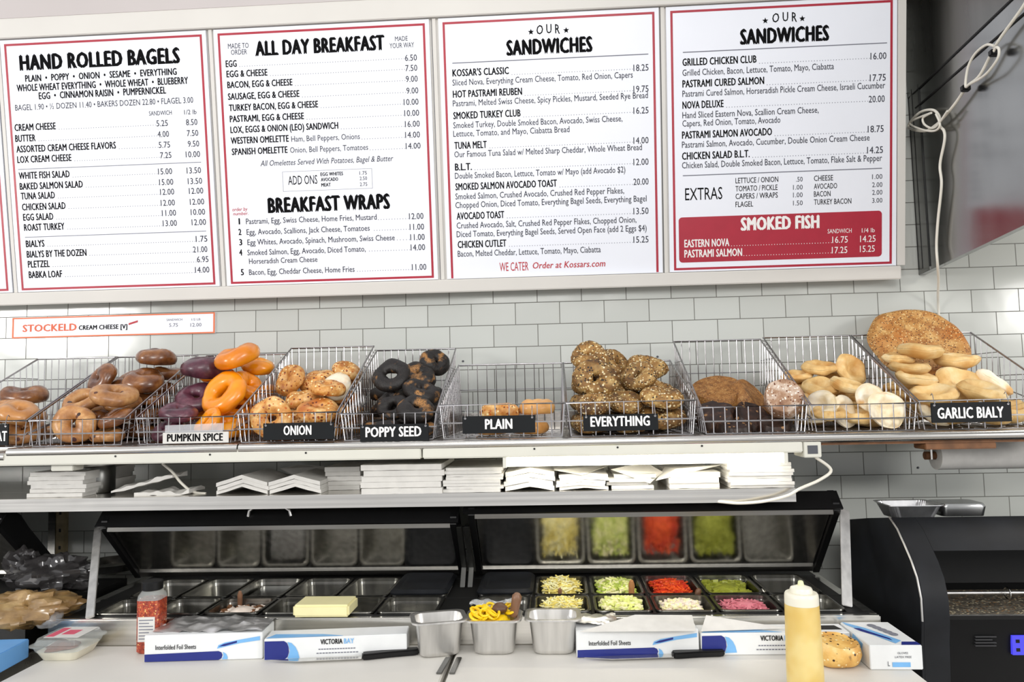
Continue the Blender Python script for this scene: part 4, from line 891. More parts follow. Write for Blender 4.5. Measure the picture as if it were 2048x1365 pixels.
# ---------------------------------------------------------------- flavour signs hooked on the basket fronts
SG = Plane((0, -.5465, 1.42), (1, 0, 0), (0, 0, 1))
def flavour(x0, y0, x1, y1, s, tx0, ty1, tx1, cap, label, board='sign_black', ink='white_ink', hooks=True, lift=0):
    a, b = SG.uv(x0, y1), SG.uv(x1, y0 + (x1 - x0) * -.0); 
    top = SG.uv((x0 + x1) / 2, y0)[1]; bot = SG.uv((x0 + x1) / 2, y1)[1]
    g = thing('flavor_sign', label, 'sign', SG.at((a[0] + b[0]) / 2, bot), 'flavor signs on the baskets')
    MB().fbox(SG.O, SG.U, SG.V, SG.N, a[0], b[0], bot, top, -.004, 0).build('sign_board', M[board], g, bev=.0008)
    m = MB(); SG.text(m, s, tx0, ty1, tx1, cap, bold=.035); m.build('lettering', M[ink], g, smooth=0, fix=False)
    if hooks:
        for x in (a[0] + .008, b[0] - .008):
            h = MB(); z = top + SG.O.z - .006
            h.tube([(x, -.5475, z), (x, -.550, z + .004), (x, -.546, z + .012), (x, -.5415, z + .028), (x, -.5375, z + .031), (x, -.532, z + .026)], .0011, 6); h.lathe([(.003, 0), (.003, .001)], (0, 0, 0), 10); h.v[-20:] = [V3((x + p.x, -.5466 - p.z, z + p.y)) for p in h.v[-20:]]
            h.build('hook', M['wire'], g)
flavour(-128, 850, 17, 893, 'WHOLE WHEAT', -105, 885, 14, 20, 'black WHOLE WHEAT sign cut off at the left edge, only AT showing')
flavour(325, 865, 457, 887, 'PUMPKIN SPICE', 334, 884, 446, 15, 'white paper PUMPKIN SPICE sign on the purple and orange bagel basket', 'paper', 'ink', False)
flavour(526, 846, 668, 880, 'ONION', 567, 871, 623, 19, 'dark sign reading ONION in white on the golden bagel basket')
flavour(720, 849, 857, 886, 'POPPY SEED', 731, 875, 843, 20, 'black sign reading POPPY SEED in white')
flavour(925, 832, 1070, 867, 'PLAIN', 970, 859, 1025, 20, 'black sign reading PLAIN on the nearly empty basket')
flavour(1167, 829, 1316, 862, 'EVERYTHING', 1181, 854, 1300, 20, 'black sign reading EVERYTHING in white')
flavour(1864, 805, 2022, 845, 'GARLIC BIALY', 1875, 838, 2008, 22, 'black sign reading GARLIC BIALY in white')
a = atY(388, 862, -.5445); tag(MB().fbox(a, V3((1, 0, .02)).normalized(), V3((0, 0, 1)), V3((0, -1, 0)), -.083, .083, -.012, .018, 0, .0012).build('plastic_sleeve', M['film']), 'crinkled clear plastic sleeve over the white PUMPKIN SPICE paper', 'plastic sleeve')

# ---------------------------------------------------------------- paper stacks on the lower shelf
def pile(label, px0, px1, pyt, y0, depth, layers, fold=0.0, jit=.006, z0=LZ + .0005, mat='paper', rot=0.0, name='paper_stack'):
    a = atY(px0, 970, y0); b = atY(px1, 970, y0); zt = atY((px0 + px1) / 2, pyt, y0).z; h = (zt - z0 - abs(fold) * 1.0) / layers
    g = thing(name, label, 'paper stack', ((a.x + b.x) / 2, y0 + depth / 2, z0), 'white paper stacks on the lower shelf')
    rnd = random.Random(int(px0))
    for k in range(layers):
        m = MB(); nx = 12; dx = rnd.uniform(-jit, jit); dy = rnd.uniform(-jit, jit); vs = []; fs = []; hh = h * rnd.uniform(.93, .99)
        for i in range(nx + 1):
            s = i / nx; x = a.x + (b.x - a.x) * s + dx; f = fold * (1 - abs(2 * s - 1)) + .0015 * noise.noise(V3((x * 30, k * 3.1, px0)))
            zz = z0 + k * h + max(0, f)
            vs += [V3((x, y0 + dy, zz)), V3((x, y0 + dy, zz + hh)), V3((x + rot * depth, y0 + depth + dy, zz + hh)), V3((x + rot * depth, y0 + depth + dy, zz))]
        for i in range(nx):
            for j in range(4): fs.append((i * 4 + j, i * 4 + (j + 1) % 4, (i + 1) * 4 + (j + 1) % 4, (i + 1) * 4 + j))
        fs += [(0, 3, 2, 1), (nx * 4, nx * 4 + 1, nx * 4 + 2, nx * 4 + 3)]
        m.add(vs, fs); m.build('sheaf', M[mat], g, smooth=0)
pile('tall tidy white paper stack at the left end of the lower shelf', 57, 168, 945, -.47, .26, 6)
pile('bent white paper stack arched over a dark gap, left of the flatter arched one', 434, 536, 950, -.47, .2, 3, .022)
pile('arched white paper stack with loose sheets standing up behind it', 537, 640, 950, -.475, .2, 3, .02, .004)
pile('dull paper stack in shade left of the big overhanging stack', 652, 722, 934, -.40, .2, 5)
pile('big bright paper stack overhanging the shelf lip left of centre', 723, 884, 929, -.505, .27, 5, 0, .008)
pile('wavy paper stack right of the big overhanging one', 890, 1004, 936, -.495, .26, 8, 0, .006)
pile('slightly arched paper stack under the left end of the lit tube', 1012, 1110, 936, -.48, .25, 4, .012)
pile('low paper stack under the lit tube with a sagging top sheet', 1116, 1214, 946, -.48, .25, 5, .006)
pile('short slanting paper pile in the middle under the lit tube', 1222, 1306, 950, -.475, .25, 4, .0, .012)
pile('folded paper bundle with a dark triangular gap at its left', 1340, 1440, 945, -.48, .25, 3, .0, .003)
pile('brightest tall paper stack at the right end of the lower shelf', 1460, 1588, 926, -.497, .28, 8, 0, .007)
def sheet(label, pts, th=.0012, mat='paper', name='paper_sheet', cat='paper'):
    p = [V3(q) for q in pts]; n = (p[1] - p[0]).cross(p[2] - p[0]).normalized(); return tag(MB().poly(p, n, th).build(name, M[mat], smooth=0), label, cat)
sheet('slanted loose sheet leaning over the middle paper piles under the tube', [atY(1222, 940, -.46), atY(1300, 968, -.485), atY(1325, 945, -.42), atY(1290, 925, -.36)])
sheet('loose sheet draped from upper right over the folded paper bundle', [atY(1312, 962, -.487), atY(1352, 938, -.47), atY(1446, 930, -.42), atY(1330, 934, -.36)])
sheet('grey loose sheet standing behind the flatter arched paper stack', [atY(560, 938, -.3), atY(645, 985, -.3), atY(648, 934, -.25), atY(600, 930, -.25)])
sheet('large loose sheet lying over the low stack under the tube', [atY(1108, 941, -.484), atY(1164, 951, -.484), atY(1212, 934, -.484), atY(1218, 930, -.3), atY(1106, 930, -.3)], .0015)
# crumpled bags
def crumple(name, label, cat, pts, mat, seed=0, w_=.05, y=-.45):
    m = MB(); L = spline([atY(px, py, y) for px, py in pts], 8); vs = []; fs = []; n = len(L)
    for i, p in enumerate(L):
        for k in range(5):
            q = V3((p.x, p.y + w_ * (k / 4), p.z)); vs.append(q + V3((0, 0, .010 * noise.noise(q * 38 + V3((seed, 0, 0))))))
        for k in range(5):
            q = V3((p.x, p.y + w_ * (1 - k / 4), p.z - .010)); vs.append(q + V3((0, 0, .006 * noise.noise(q * 38 + V3((0, seed, 0))))))
    for i in range(n - 1):
        for k in range(10): fs.append((i * 10 + k, i * 10 + (k + 1) % 10, (i + 1) * 10 + (k + 1) % 10, (i + 1) * 10 + k))
    fs += [tuple(range(10))[::-1], tuple((n - 1) * 10 + k for k in range(10))]
    m.add(vs, fs); return tag(m.build(name, M[mat], smooth=25), label, cat)
crumple('paper_bag', 'crumpled flattened paper bag lying slanted on top at left of the lower shelf', 'paper bag', [(222, 980), (252, 973), (280, 966), (310, 957), (345, 950)], 'paper', 2, .09)
crumple('paper_bag', 'crumpled paper bag under the slanted one on the lower shelf', 'paper bag', [(268, 990), (292, 985), (312, 984), (330, 987), (352, 986), (378, 980)], 'paper', 9, .10, -.46)
g = thing('steel_canister', 'dark grey round steel canister beside the left paper stack', 'canister', V3((atY(190, 970, -.36).x, -.36, LZ)))
cx = atY(196, 970, -.36).x; MB().lathe([(.046, .0006), (.048, .004), (.048, .078), (.046, .082)], (cx, -.36, LZ), 32).build('body', M['hood_dark'], g)
# ---------------------------------------------------------------- prep table with its two lids
RZ, FYR, HY = .951, -.69, -.27
CZ = .885                                        # cutting board top
TX0, TX1 = -1.325, .775
COLS = [(-1.225, -1.082), (-1.074, -.938), (-.93, -.782), (-.774, -.628), (-.62, -.48), (-.472, -.315), (-.228, -.079), (-.071, .077), (.085, .231), (.239, .388), (.396, .55), (.558, .705)]
ROWS = [(-.50, -.288), (-.662, -.512)]
g = thing('prep_table', 'long steel sandwich prep table with a black pan rail under two raised lids', 'prep table', ((TX0 + TX1) / 2, -.45, 0))
MB().box(TX0, TX1, FYR, -.672, CZ - .02, RZ).build('front_rail', M['steel'], g, bev=.003)
MB().box(TX0, TX1, -.67, -.03, .12, CZ - .10).build('cabinet', M['steel'], g)
for x in (TX0 + .06, TX1 - .06):
    for y in (-.62, -.1): MB().tube([(x, y, 0), (x, y, .1195)], .02, 12).build('leg', M['steel'], g)
m = MB(); m.box(TX0, -1.24, -.671, -.2, CZ - .0995, RZ - .001); m.box(.722, TX1, -.671, -.2, CZ - .0995, RZ - .001); m.box(TX0, TX1, -.199, -.03, CZ - .0995, RZ - .004); m.build('steel_end_trim', M['steel'], g, bev=.002)
m = MB(); xs = [TX0 + .035]
for a, b in COLS: xs += [a, b]
xs.append(TX1 - .028)
for k in range(0, len(xs), 2): m.box(xs[k] + .0005, xs[k + 1] - .0005, -.668, -.28, RZ - .012, RZ + .001)
for y0, y1 in ((-.671, -.663), (-.511, -.501), (-.288, -.2)): m.box(TX0 + .03, TX1 - .02, y0, y1, RZ - .0125, RZ + .0015)
m.build('pan_rail_frame', M['black_gasket'], g)
MB().box(-1.236, .718, -.664, -.201, CZ - .0995, CZ - .098).build('rail_well', M['black_gasket'], g)

LIDL = .262
def lid(x0, x1, ty, tz, label, handle=None, tilt=0):
    H = V3((0, HY, .968)); T = V3((0, ty, tz)); e = (T - H).normalized(); L = (T - H).length; n = V3((0, -e.z, e.y)) * -1      # n: up and back
    if n.z < 0: n = -n
    g = thing('table_lid', label, 'lid', ((x0 + x1) / 2, HY, .968), 'raised lids of the prep table')
    def pt(u, v): q = H + e * u + n * v; return (q.y, q.z)
    MB().prism([pt(.02, 0), pt(L - .02, 0), pt(L - .02, .006), pt(.02, .006)], x0 + .014, x1 - .014).build('inner_panel', M['steel_mirror'], g, smooth=0)
    MB().prism([pt(L - .02, -.006), (ty - .007, tz - .017), (ty - .009, tz + .002), pt(L, .006), pt(L - .02, .006)], x0 + .012, x1 - .012).build('front_lip', M['steel_dim'], g, smooth=0)
    MB().prism([pt(0, -.008), pt(.02, -.006), pt(.02, .006), pt(0, .006)], x0 + .012, x1 - .012).build('hinge_strip', M['steel_dim'], g, smooth=0)
    MB().prism([pt(.004, .0065), pt(L + .004, .0065), pt(L + .006, .05), pt(L * .8, .068), pt(.02, .05)], x0 + .004, x1 - .004).build('outer_shell', M['black_plastic'], g, smooth=0)
    for a, b in ((x0 - .006, x0 + .0115), (x1 - .0115, x1 + .006)):
        MB().prism([pt(-.004, -.010), pt(L + .004, -.014), pt(L + .014, .006), pt(L + .008, .055), pt(.012, .055)], a, b).build('end_cap', M['black_plastic'], g, smooth=0)
    MB().prism([pt(L + .0065, -.012), pt(L + .012, -.012), pt(L + .012, .05), pt(L + .0065, .05)], x0 - .02, x1 + .012).build('top_edge', M['black_plastic'], g, smooth=0)
    if handle:
        a, b = handle; y, z = pt(L + .012, .02)
        MB().tube([(a, y, z - .002), (a + .004, y - .002, z + .014), (a + .016, y - .004, z + .022), (b - .016, y - .004, z + .022), (b - .004, y - .002, z + .014), (b, y, z - .002)], .0045, 10).build('handle', M['steel_soft'], g)
    return g
hx0, hx1 = atY(492, 1035, -.46).x, atY(578, 1035, -.46).x
lid(-1.325, -.296, -.45, 1.150, 'left raised lid with a dark mirror-like inside and a small bar handle', (hx0, hx1))
lid(-.248, .765, -.462, 1.176, 'right raised lid whose inside mirrors the colourful fillings')
l3 = lid(-2.6, atY(97, 1158, HY).x - .01, -.47, 1.165, 'black lid end sticking in at the left edge of the photo')
def strut(label, p0, p1, w_):
    a, b = V3(p0), V3(p1); d = (b - a).normalized(); x = V3((1, 0, 0)); u = (x - d * d.dot(x)).normalized(); v = d.cross(u)
    m = MB(); m.fbox(a, u, v, d, -w_, w_, -.004, .004, 0, (b - a).length); o = m.build('lid_strut', M['steel_soft'], bev=.0015); tag(o, label, 'strut', 'steel lid struts'); return o
strut('flat steel strut holding up the left end of the left lid', (-1.347, -.445, 1.142), atZ(180, 1236, RZ + .003), .0105)
strut('flat steel strut holding up the right end of the right lid', (.788, -.455, 1.168), atZ(1694, 1214, RZ + .003), .0125)
for x, lab in ((-.283, 'dark steel post between the lids, the one touching the left lid'), (-.261, 'dark steel post between the lids, the one touching the right lid')):
    m = MB(); m.prism([(-.40, RZ + .0018), (-.375, RZ + .0018), (-.335, 1.0), (-.44, 1.14), (-.46, 1.135), (-.36, 1.0)], x - .007, x + .007); tag(m.build('lid_post', M['hood_dark'], bev=.001), lab, 'post', 'posts between the lids')

# ---------------------------------------------------------------- steel pans
def rr(cx, cy, z, w, d, r, rot=0.0, n=5):
    out = []
    for sx, sy, a0 in ((1, 1, 0), (-1, 1, 1), (-1, -1, 2), (1, -1, 3)):
        for k in range(n + 1):
            t = (a0 + k / n) * PI / 2; x = sx * (w / 2 - r) + r * math.cos(t); y = sy * (d / 2 - r) + r * math.sin(t)
            out.append(V3((cx + x * math.cos(rot) - y * math.sin(rot), cy + x * math.sin(rot) + y * math.cos(rot), z)))
    return out
def pan_mesh(cx, cy, zt, w, d, depth, rot=0.0, r=.02, fl=.009, tp=.012):
    z0 = zt - depth; t = .0012
    return MB().loft([rr(cx, cy, z0, w - 2 * tp - .01, d - 2 * tp - .01, r, rot), rr(cx, cy, z0 + .004, w - 2 * tp, d - 2 * tp, r, rot), rr(cx, cy, z0 + .012, w - 2 * tp + .003, d - 2 * tp + .003, r, rot), rr(cx, cy, zt - .012, w - 2 * fl - .004, d - 2 * fl - .004, r, rot), rr(cx, cy, zt - .004, w - 2 * fl, d - 2 * fl, r, rot),
                      rr(cx, cy, zt - .004, w, d, r, rot), rr(cx, cy, zt, w, d, r, rot), rr(cx, cy, zt + .0008, w - .006, d - .006, r, rot), rr(cx, cy, zt - .001, w - 2 * fl - 2 * t, d - 2 * fl - 2 * t, r, rot),
                      rr(cx, cy, z0 + .016, w - 2 * tp - 2 * t, d - 2 * tp - 2 * t, r, rot), rr(cx, cy, z0 + .002 + t, w - 2 * tp - .012, d - 2 * tp - .012, r, rot)])
def pan(label, c, row, depth=.10, mat=None, dull=False):
    x0, x1 = COLS[c]; y0, y1 = ROWS[row]
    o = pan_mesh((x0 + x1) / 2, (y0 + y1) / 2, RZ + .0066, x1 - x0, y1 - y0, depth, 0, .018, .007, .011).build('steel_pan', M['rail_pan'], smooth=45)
    return tag(o, label, 'pan', 'steel pans in the rail')
pos = ['first from the left', 'second from the left', 'third from the left', 'fourth from the left', 'fifth from the left', 'under the closed black cover', 'under the dark lid beside the middle posts', 'holding pale shredded cheese', 'holding pale shredded lettuce', 'holding orange shreds', 'holding green pickles', 'empty near the right strut']
for c in range(12): pan('rear-row steel pan ' + pos[c] + (' under the left lid' if c < 5 else ''), c, 0)
pos2 = ['first from the left behind the red pepper jar', 'second from the left', 'third from the left', 'behind the pale yellow block', 'right of the pale yellow block', 'behind the tilted deep pan', 'behind the pan of yellow peppers', 'behind the empty deep pan', 'behind the foil-topped carton', 'holding white chopped onion', 'holding pink onion', 'empty, behind the squeeze bottle']
for c in range(12): pan('front-row steel pan ' + pos2[c], c, 1)
def box_lid(c, row, label):
    x0, x1 = COLS[c]; y0, y1 = ROWS[row]; cx, cy = (x0 + x1) / 2, (y0 + y1) / 2; z = RZ + .0085
    m = MB().loft([rr(cx, cy, z, x1 - x0 + .006, y1 - y0 + .006, .02), rr(cx, cy, z + .004, x1 - x0 + .008, y1 - y0 + .008, .02), rr(cx, cy, z + .012, x1 - x0 - .01, y1 - y0 - .01, .02), rr(cx, cy, z + .010, x1 - x0 - .03, y1 - y0 - .03, .018), rr(cx, cy, z + .009, x1 - x0 - .034, y1 - y0 - .034, .018)])
    g = thing('pan_cover', label, 'lid', (cx, cy, z), 'dark pan covers'); m.build('cover', M['black_enamel'], g); return g
box_lid(5, 0, 'glossy black pan cover left of the middle posts'); box_lid(6, 0, 'dark pan cover right of the middle posts')

# fillings
def shreds(label, name, cat, c, row, mats, n, L_=.026, h=.02, base=.0, wdt=.003, seed=0, over=0.0):
    rnd = random.Random(seed); x0, x1 = COLS[c]; y0, y1 = ROWS[row]; cx, cy = (x0 + x1) / 2, (y0 + y1) / 2; hw, hd = (x1 - x0) / 2 - .018, (y1 - y0) / 2 - .017
    g = thing(name, label, cat, (cx, cy, RZ - .04)); tag(g, kind='stuff')
    MB().blob((cx, cy, RZ - .026 + base), hw * .84, hd * .84, .034 + h * .5, .1, 40, seed, 24, 14).build('heap', M[mats[0]], g)
    for q, mt in enumerate(mats):
        m = MB()
        for k in range(n // len(mats)):
            u, v = rnd.uniform(-.93, .93), rnd.uniform(-.93, .93)
            z = RZ - .012 + base + (.012 + h) * max(0, 1 - .55 * (u * u + v * v)) + rnd.uniform(-.004, .006)
            p = V3((cx + u * hw * .95, cy + v * hd * .92, z)); a = rnd.uniform(0, PI); e = V3((math.cos(a), math.sin(a), rnd.uniform(-.35, .35))).normalized(); s = e.cross(V3((0, 0, 1))).normalized(); t = s.cross(e); ll = L_ * rnd.uniform(.5, 1.1); ww = wdt * rnd.uniform(.6, 1.3)
            m.fbox(p, e, s, t, -ll / 2, ll / 2, -ww / 2, ww / 2, -ww * .35, ww * .35)
        m.build('shreds', M[mt], g, smooth=0, fix=False)
    return g
for k, c in dict(cheese=(244, 226, 128), cheese_pale=(248, 240, 190), lettuce=(222, 228, 140), lettuce_dark=(178, 196, 84), carrot=(236, 92, 34), tomato=(206, 54, 30), onion_white=(240, 226, 212), onion_pink=(206, 122, 134), pepper=(250, 206, 20), pickle=(150, 156, 52)).items():
    M[k] = plain('filling_' + k, rgb(*c), .4, noise_amt=.12, nscale=50)
shreds('pale yellow shredded cheese piled in a pan under the right lid', 'shredded_cheese', 'cheese', 7, 0, ('cheese', 'cheese_pale'), 340, seed=1, h=.018)
shreds('pale yellow shredded cheese at the rail front behind the empty deep pan', 'shredded_cheese', 'cheese', 7, 1, ('cheese_pale', 'cheese'), 300, seed=2, h=.014)
shreds('pale green shredded lettuce in a rear pan with a wooden spoon', 'shredded_lettuce', 'lettuce', 8, 0, ('lettuce', 'cheese_pale', 'lettuce_dark'), 340, .024, .012, seed=3, wdt=.006)
shreds('pale green shredded lettuce at the rail front before the wooden spoon', 'shredded_lettuce', 'lettuce', 8, 1, ('cheese_pale', 'lettuce'), 300, .024, .014, seed=4, wdt=.006)
shreds('bright orange shreds in the pan under the right lid', 'shredded_carrot', 'carrot', 9, 0, ('carrot', 'tomato'), 420, .018, .006, seed=5, wdt=.0035)
shreds('white chopped onion in the front pan before the orange shreds', 'chopped_onion', 'onion', 9, 1, ('onion_white', 'cheese_pale'), 300, .012, .004, seed=6, wdt=.006)
shreds('pink onion slices in the front pan before the green pickles', 'sliced_onion', 'onion', 10, 1, ('onion_pink', 'onion_pink'), 260, .022, .0, seed=7, wdt=.004)
shreds('green pickle slices in brine in the rear pan under the right lid', 'sliced_pickles', 'pickles', 10, 0, ('pickle', 'pickle'), 200, .02, -.012, seed=8, wdt=.016)
shreds('brownish filling low in the front-row pan left of the pale block', 'brown_filling', 'filling', 2, 1, ('onion_white', 'wood'), 200, .014, -.014, seed=9, wdt=.008)
x0, x1 = COLS[2]; m = MB().box(x0 + .02, x1 - .02, ROWS[0][0] + .02, ROWS[0][1] - .02, RZ - .05, RZ - .012)
tag(m.build('grey_spread', M['hood'], bev=.004), 'flat grey spread filling the third rear pan', 'spread')
a, b = atZ(585, 1236, RZ + .006), atZ(697, 1236, RZ + .006)
tag(MB().box(a.x, b.x, a.y, a.y + .09, RZ + .0056, RZ + .036).build('cheese_block', plain('pale_yellow_cheese', rgb(232, 224, 172), .45, noise_amt=.03), bev=.005), 'pale yellow rectangular cheese block on the front of the pan rail', 'cheese')
def utensil(name, label, p0, p1, r0, r1, mat, cat='spoon', flat=.5):
    a, b = V3(p0), V3(p1); pts = [a.lerp(b, k / 8) for k in range(9)]; rad = [r0 + (r1 - r0) * math.sin(k / 8 * PI / 2) for k in range(9)]; rad[-1] *= .55
    return tag(MB().tube(pts, rad, 10).build(name, mat), label, cat)
UP = lambda px, py, py1, y, dy=.03: (atY(px, py1, y), atY(px, py, y - dy))
M['tan_handle'] = plain('tan_wood_handle', rgb(176, 122, 74), .5, noise_amt=.15, nscale=40); M['dark_handle'] = plain('dark_wood_handle', rgb(96, 66, 46), .45, noise_amt=.2, nscale=40); M['brown_handle'] = plain('brown_handle', rgb(132, 96, 72), .4, noise_amt=.2)
utensil('spoon_handle', 'tan wooden spoon handle upright in the shredded lettuce', *UP(1263, 1162, 1218, -.47), .006, .0085, M['tan_handle'])
utensil('spoon_handle', 'dark wooden handle leaning beside the orange shreds', atY(1384, 1216, -.49), atY(1399, 1178, -.50), .006, .008, M['dark_handle'])
utensil('spoon_handle', 'brown handle upright in the shredded cheese', *UP(1120, 1178, 1210, -.45), .005, .006, M['brown_handle'])
utensil('spoon_handle', 'brown handle upright between the rear pans under the left lid', *UP(480, 1184, 1232, -.52), .005, .007, M['brown_handle'])
utensil('ladle_handle', 'thin steel ladle handle curving in the pan left of the bottle', atY(1545, 1215, -.5), atY(1524, 1178, -.46), .0032, .0032, M['steel_pan'], 'ladle')
utensil('ladle_handle', 'thin steel ladle handle right of the squeeze bottle', atY(1668, 1216, -.55), atY(1640, 1198, -.48), .0032, .0032, M['steel_pan'], 'ladle')

# ---------------------------------------------------------------- cutting boards and what stands on them
def cutb(x0, x1, label): return tag(MB().box(x0, x1, -1.06, -.692, CZ - .02, CZ).build('cutting_board', M['board'], bev=.003), label, 'cutting board', 'white cutting boards')
cutb(-1.265, -.268, 'left long white cutting board in front of the pan rail'); cutb(-.256, .765, 'right long white cutting board in front of the pan rail')
tag(MB().box(-1.3, .775, -1.06, -.6915, CZ - .06, CZ - .021).build('board_shelf', M['steel'], bev=.003), 'steel ledge carrying the white cutting boards', 'ledge')
for (a, b, lab) in (((872, 1350), (891, 1318), 'left dark hinge strip at the gap between the cutting boards'), ((898, 1350), (913, 1318), 'right dark hinge strip at the gap between the cutting boards')):
    p, q = atZ(*a, CZ), atZ(*b, CZ); d = (q - p).normalized(); s = V3((d.y, -d.x, 0)); tag(MB().fbox(p, d, s, V3((0, 0, 1)), 0, (q - p).length, 0, .013, .0004, .004).build('hinge_strip', M['hood_dark'], bev=.001), lab, 'hinge', 'hinge strips at the board gap')

def deep_pan(label, cx, cy, w, d, zt, rot=0.0):
    return tag(pan_mesh(cx, cy, zt, w, d, zt - CZ - .0006, rot, .022, .010, .020).build('deep_pan', M['steel_soft'], smooth=45), label, 'pan', 'deep steel pans on the board')
deep_pan('tilted empty deep steel pan, left of the three on the board', -.297, -.752, .135, .105, .972, .26)
deep_pan('deep steel pan of yellow peppers, middle of the three on the board', -.163, -.737, .136, .105, .970)
deep_pan('empty deep steel pan, right of the three on the board', -.020, -.737, .136, .105, .972)
g = thing('yellow_peppers', 'bright yellow pepper rings heaped in the middle deep pan', 'peppers', (-.163, -.72, .95)); tag(g, kind='stuff'); rnd = random.Random(4)
MB().blob((-.163, -.737, .944), .046, .032, .03, .2, 60, 2).build('heap', M['pepper'], g)
m = MB()
for k in range(26):
    c = V3((-.163 + rnd.uniform(-.045, .045), -.737 + rnd.uniform(-.03, .03), .972 + rnd.uniform(0, .012))); q = V3((0, 0, 1)).rotation_difference(V3((rnd.uniform(-1, 1), rnd.uniform(-1, 1), 1)).normalized()).to_matrix()
    m.tube([c + q @ V3((.013 * math.cos(t * PI / 6), .013 * math.sin(t * PI / 6), 0)) for t in range(12)], .0035, 6, closed=True)
m.build('pepper_rings', M['pepper'], g)
tag(MB().blob((-.150, -.733, .985), .02, .016, .012, .3, 60, 4, 16, 10).build('pickle_slice', M['dark_handle']), 'brown lump lying on the yellow peppers', 'food')
utensil('tong_handle', 'thick grey-brown handle sticking up from the yellow pepper pan', atY(1027, 1232, -.73), atY(1035, 1188, -.74), .010, .0125, M['brown_handle'], 'tongs')
def film(label, c, w, d, amp, seed, mat='film', name='cling_film', sag=.0, n=18, cat='plastic wrap'):
    m = MB(); vs = []; fs = []
    for i in range(n + 1):
        for j in range(n + 1):
            u, v = i / n - .5, j / n - .5; p = V3((c[0] + u * w, c[1] + v * d, c[2])); e = max(abs(u), abs(v)) * 2
            p.z += amp * (noise.noise(p * 32 + V3((seed, 0, 0))) + .6 * abs(noise.noise(p * 80 + V3((0, seed, 0))))) - sag * e ** 3; vs.append(p)
    for i in range(n):
        for j in range(n): a = i * (n + 1) + j; fs.append((a, a + n + 1, a + n + 2, a + 1))
    k = len(vs); vs += [p + V3((0, 0, -.0006)) for p in vs]; fs += [tuple(q + k for q in f)[::-1] for f in fs]
    m.add(vs, fs); return tag(m.build(name, M[mat], smooth=30, fix=False), label, cat)
film('crinkled cling film rucked up behind the yellow peppers', (-.16, -.695, .984), .13, .05, .018, 3)

def carton(name, label, bl, br, h, depth, cat='carton', group='white cartons of sheets and gloves on the board', z=CZ, mat='carton', gap=.0006):
    a, b = atZ(*bl, z), atZ(*br, z); a.z = b.z = z + gap; U = (b - a).normalized(); W = V3((-U.y, U.x, 0)); wd = (b - a).length
    g = thing(name, label, cat, (a + b) / 2 + W * depth / 2, group)
    MB().fbox(a, U, V3((0, 0, 1)), W, 0, wd, 0, h, 0, depth).build('carton_body', M[mat], g, bev=.0015)
    F = Plane(a - W * .0007, U, V3((0, 0, 1))); Tp = Plane(a + V3((0, 0, h + .0007)), U, W); Lf = Plane(a - U * .0007, -W, V3((0, 0, 1)))
    return g, F, Tp, wd, Lf
def patch(g, F, pts, mat, name='printed_patch', th=.0004):
    return MB().poly([F.hit(*p) for p in pts], F.N, th).build(name, M[mat], g, smooth=0)
def arcpts(x0, y0, x1, y1, bulge, n=8):
    """right edge from (x0,y0) down to (x1,y1) bulging to the right by up to `bulge` px"""
    return [(x0 + (x1 - x0) * k / n + bulge * math.sin(PI * k / n * .5 + PI / 2 * 0), y0 + (y1 - y0) * k / n) for k in range(n + 1)]
def foil_box(bl, br, label, dep):
    dz = .062
    g, F, Tp, wd, Lf = carton('foil_sheet_box', label, bl, br, dz, dep)
    sc = (br[0] - bl[0]) / 237.0; X = lambda x: bl[0] + (x - 288) * sc; sl = (br[1] - bl[1]) / (br[0] - bl[0]); Yy = lambda x, y: bl[1] + (y - 1325) * .98 + sl * (X(x) - bl[0])
    q = lambda L: [(X(x), Yy(x, y)) for x, y in L]
    patch(g, F, q([(289, 1309), (437, 1306), (443, 1309), (445, 1314), (443, 1321), (437, 1324), (289, 1324)]), 'navy')
    patch(g, F, q([(446, 1308), (452, 1312), (455, 1318), (455, 1323), (444, 1323), (447, 1316)]), 'sky')
    patch(g, F, q([(434, 1301), (437, 1294), (450, 1289), (480, 1284), (520, 1278), (520, 1286), (480, 1291), (452, 1297)]), 'sky')
    patch(g, F, q([(437, 1297), (447, 1292), (474, 1286), (474, 1290), (450, 1296)]), 'navy', th=.0007)
    m = MB(); F.text(m, 'Interfolded Foil Sheets', X(311), Yy(311, 1300), X(392), 9, bold=.012); m.build('lettering', M['ink'], g, smooth=0, fix=False)
    m = MB(); F.text(m, '12 x 10.75', X(309), Yy(309, 1321), X(338), 8); 
    return g, F, Tp
foil_box((288, 1326), (525, 1319), 'white foil sheet carton beside the red pepper jar, grey foil lying on it', .095)
foil_box((1154, 1317), (1399, 1313), 'white foil sheet carton right of the three deep pans, white paper lying on it', .07)
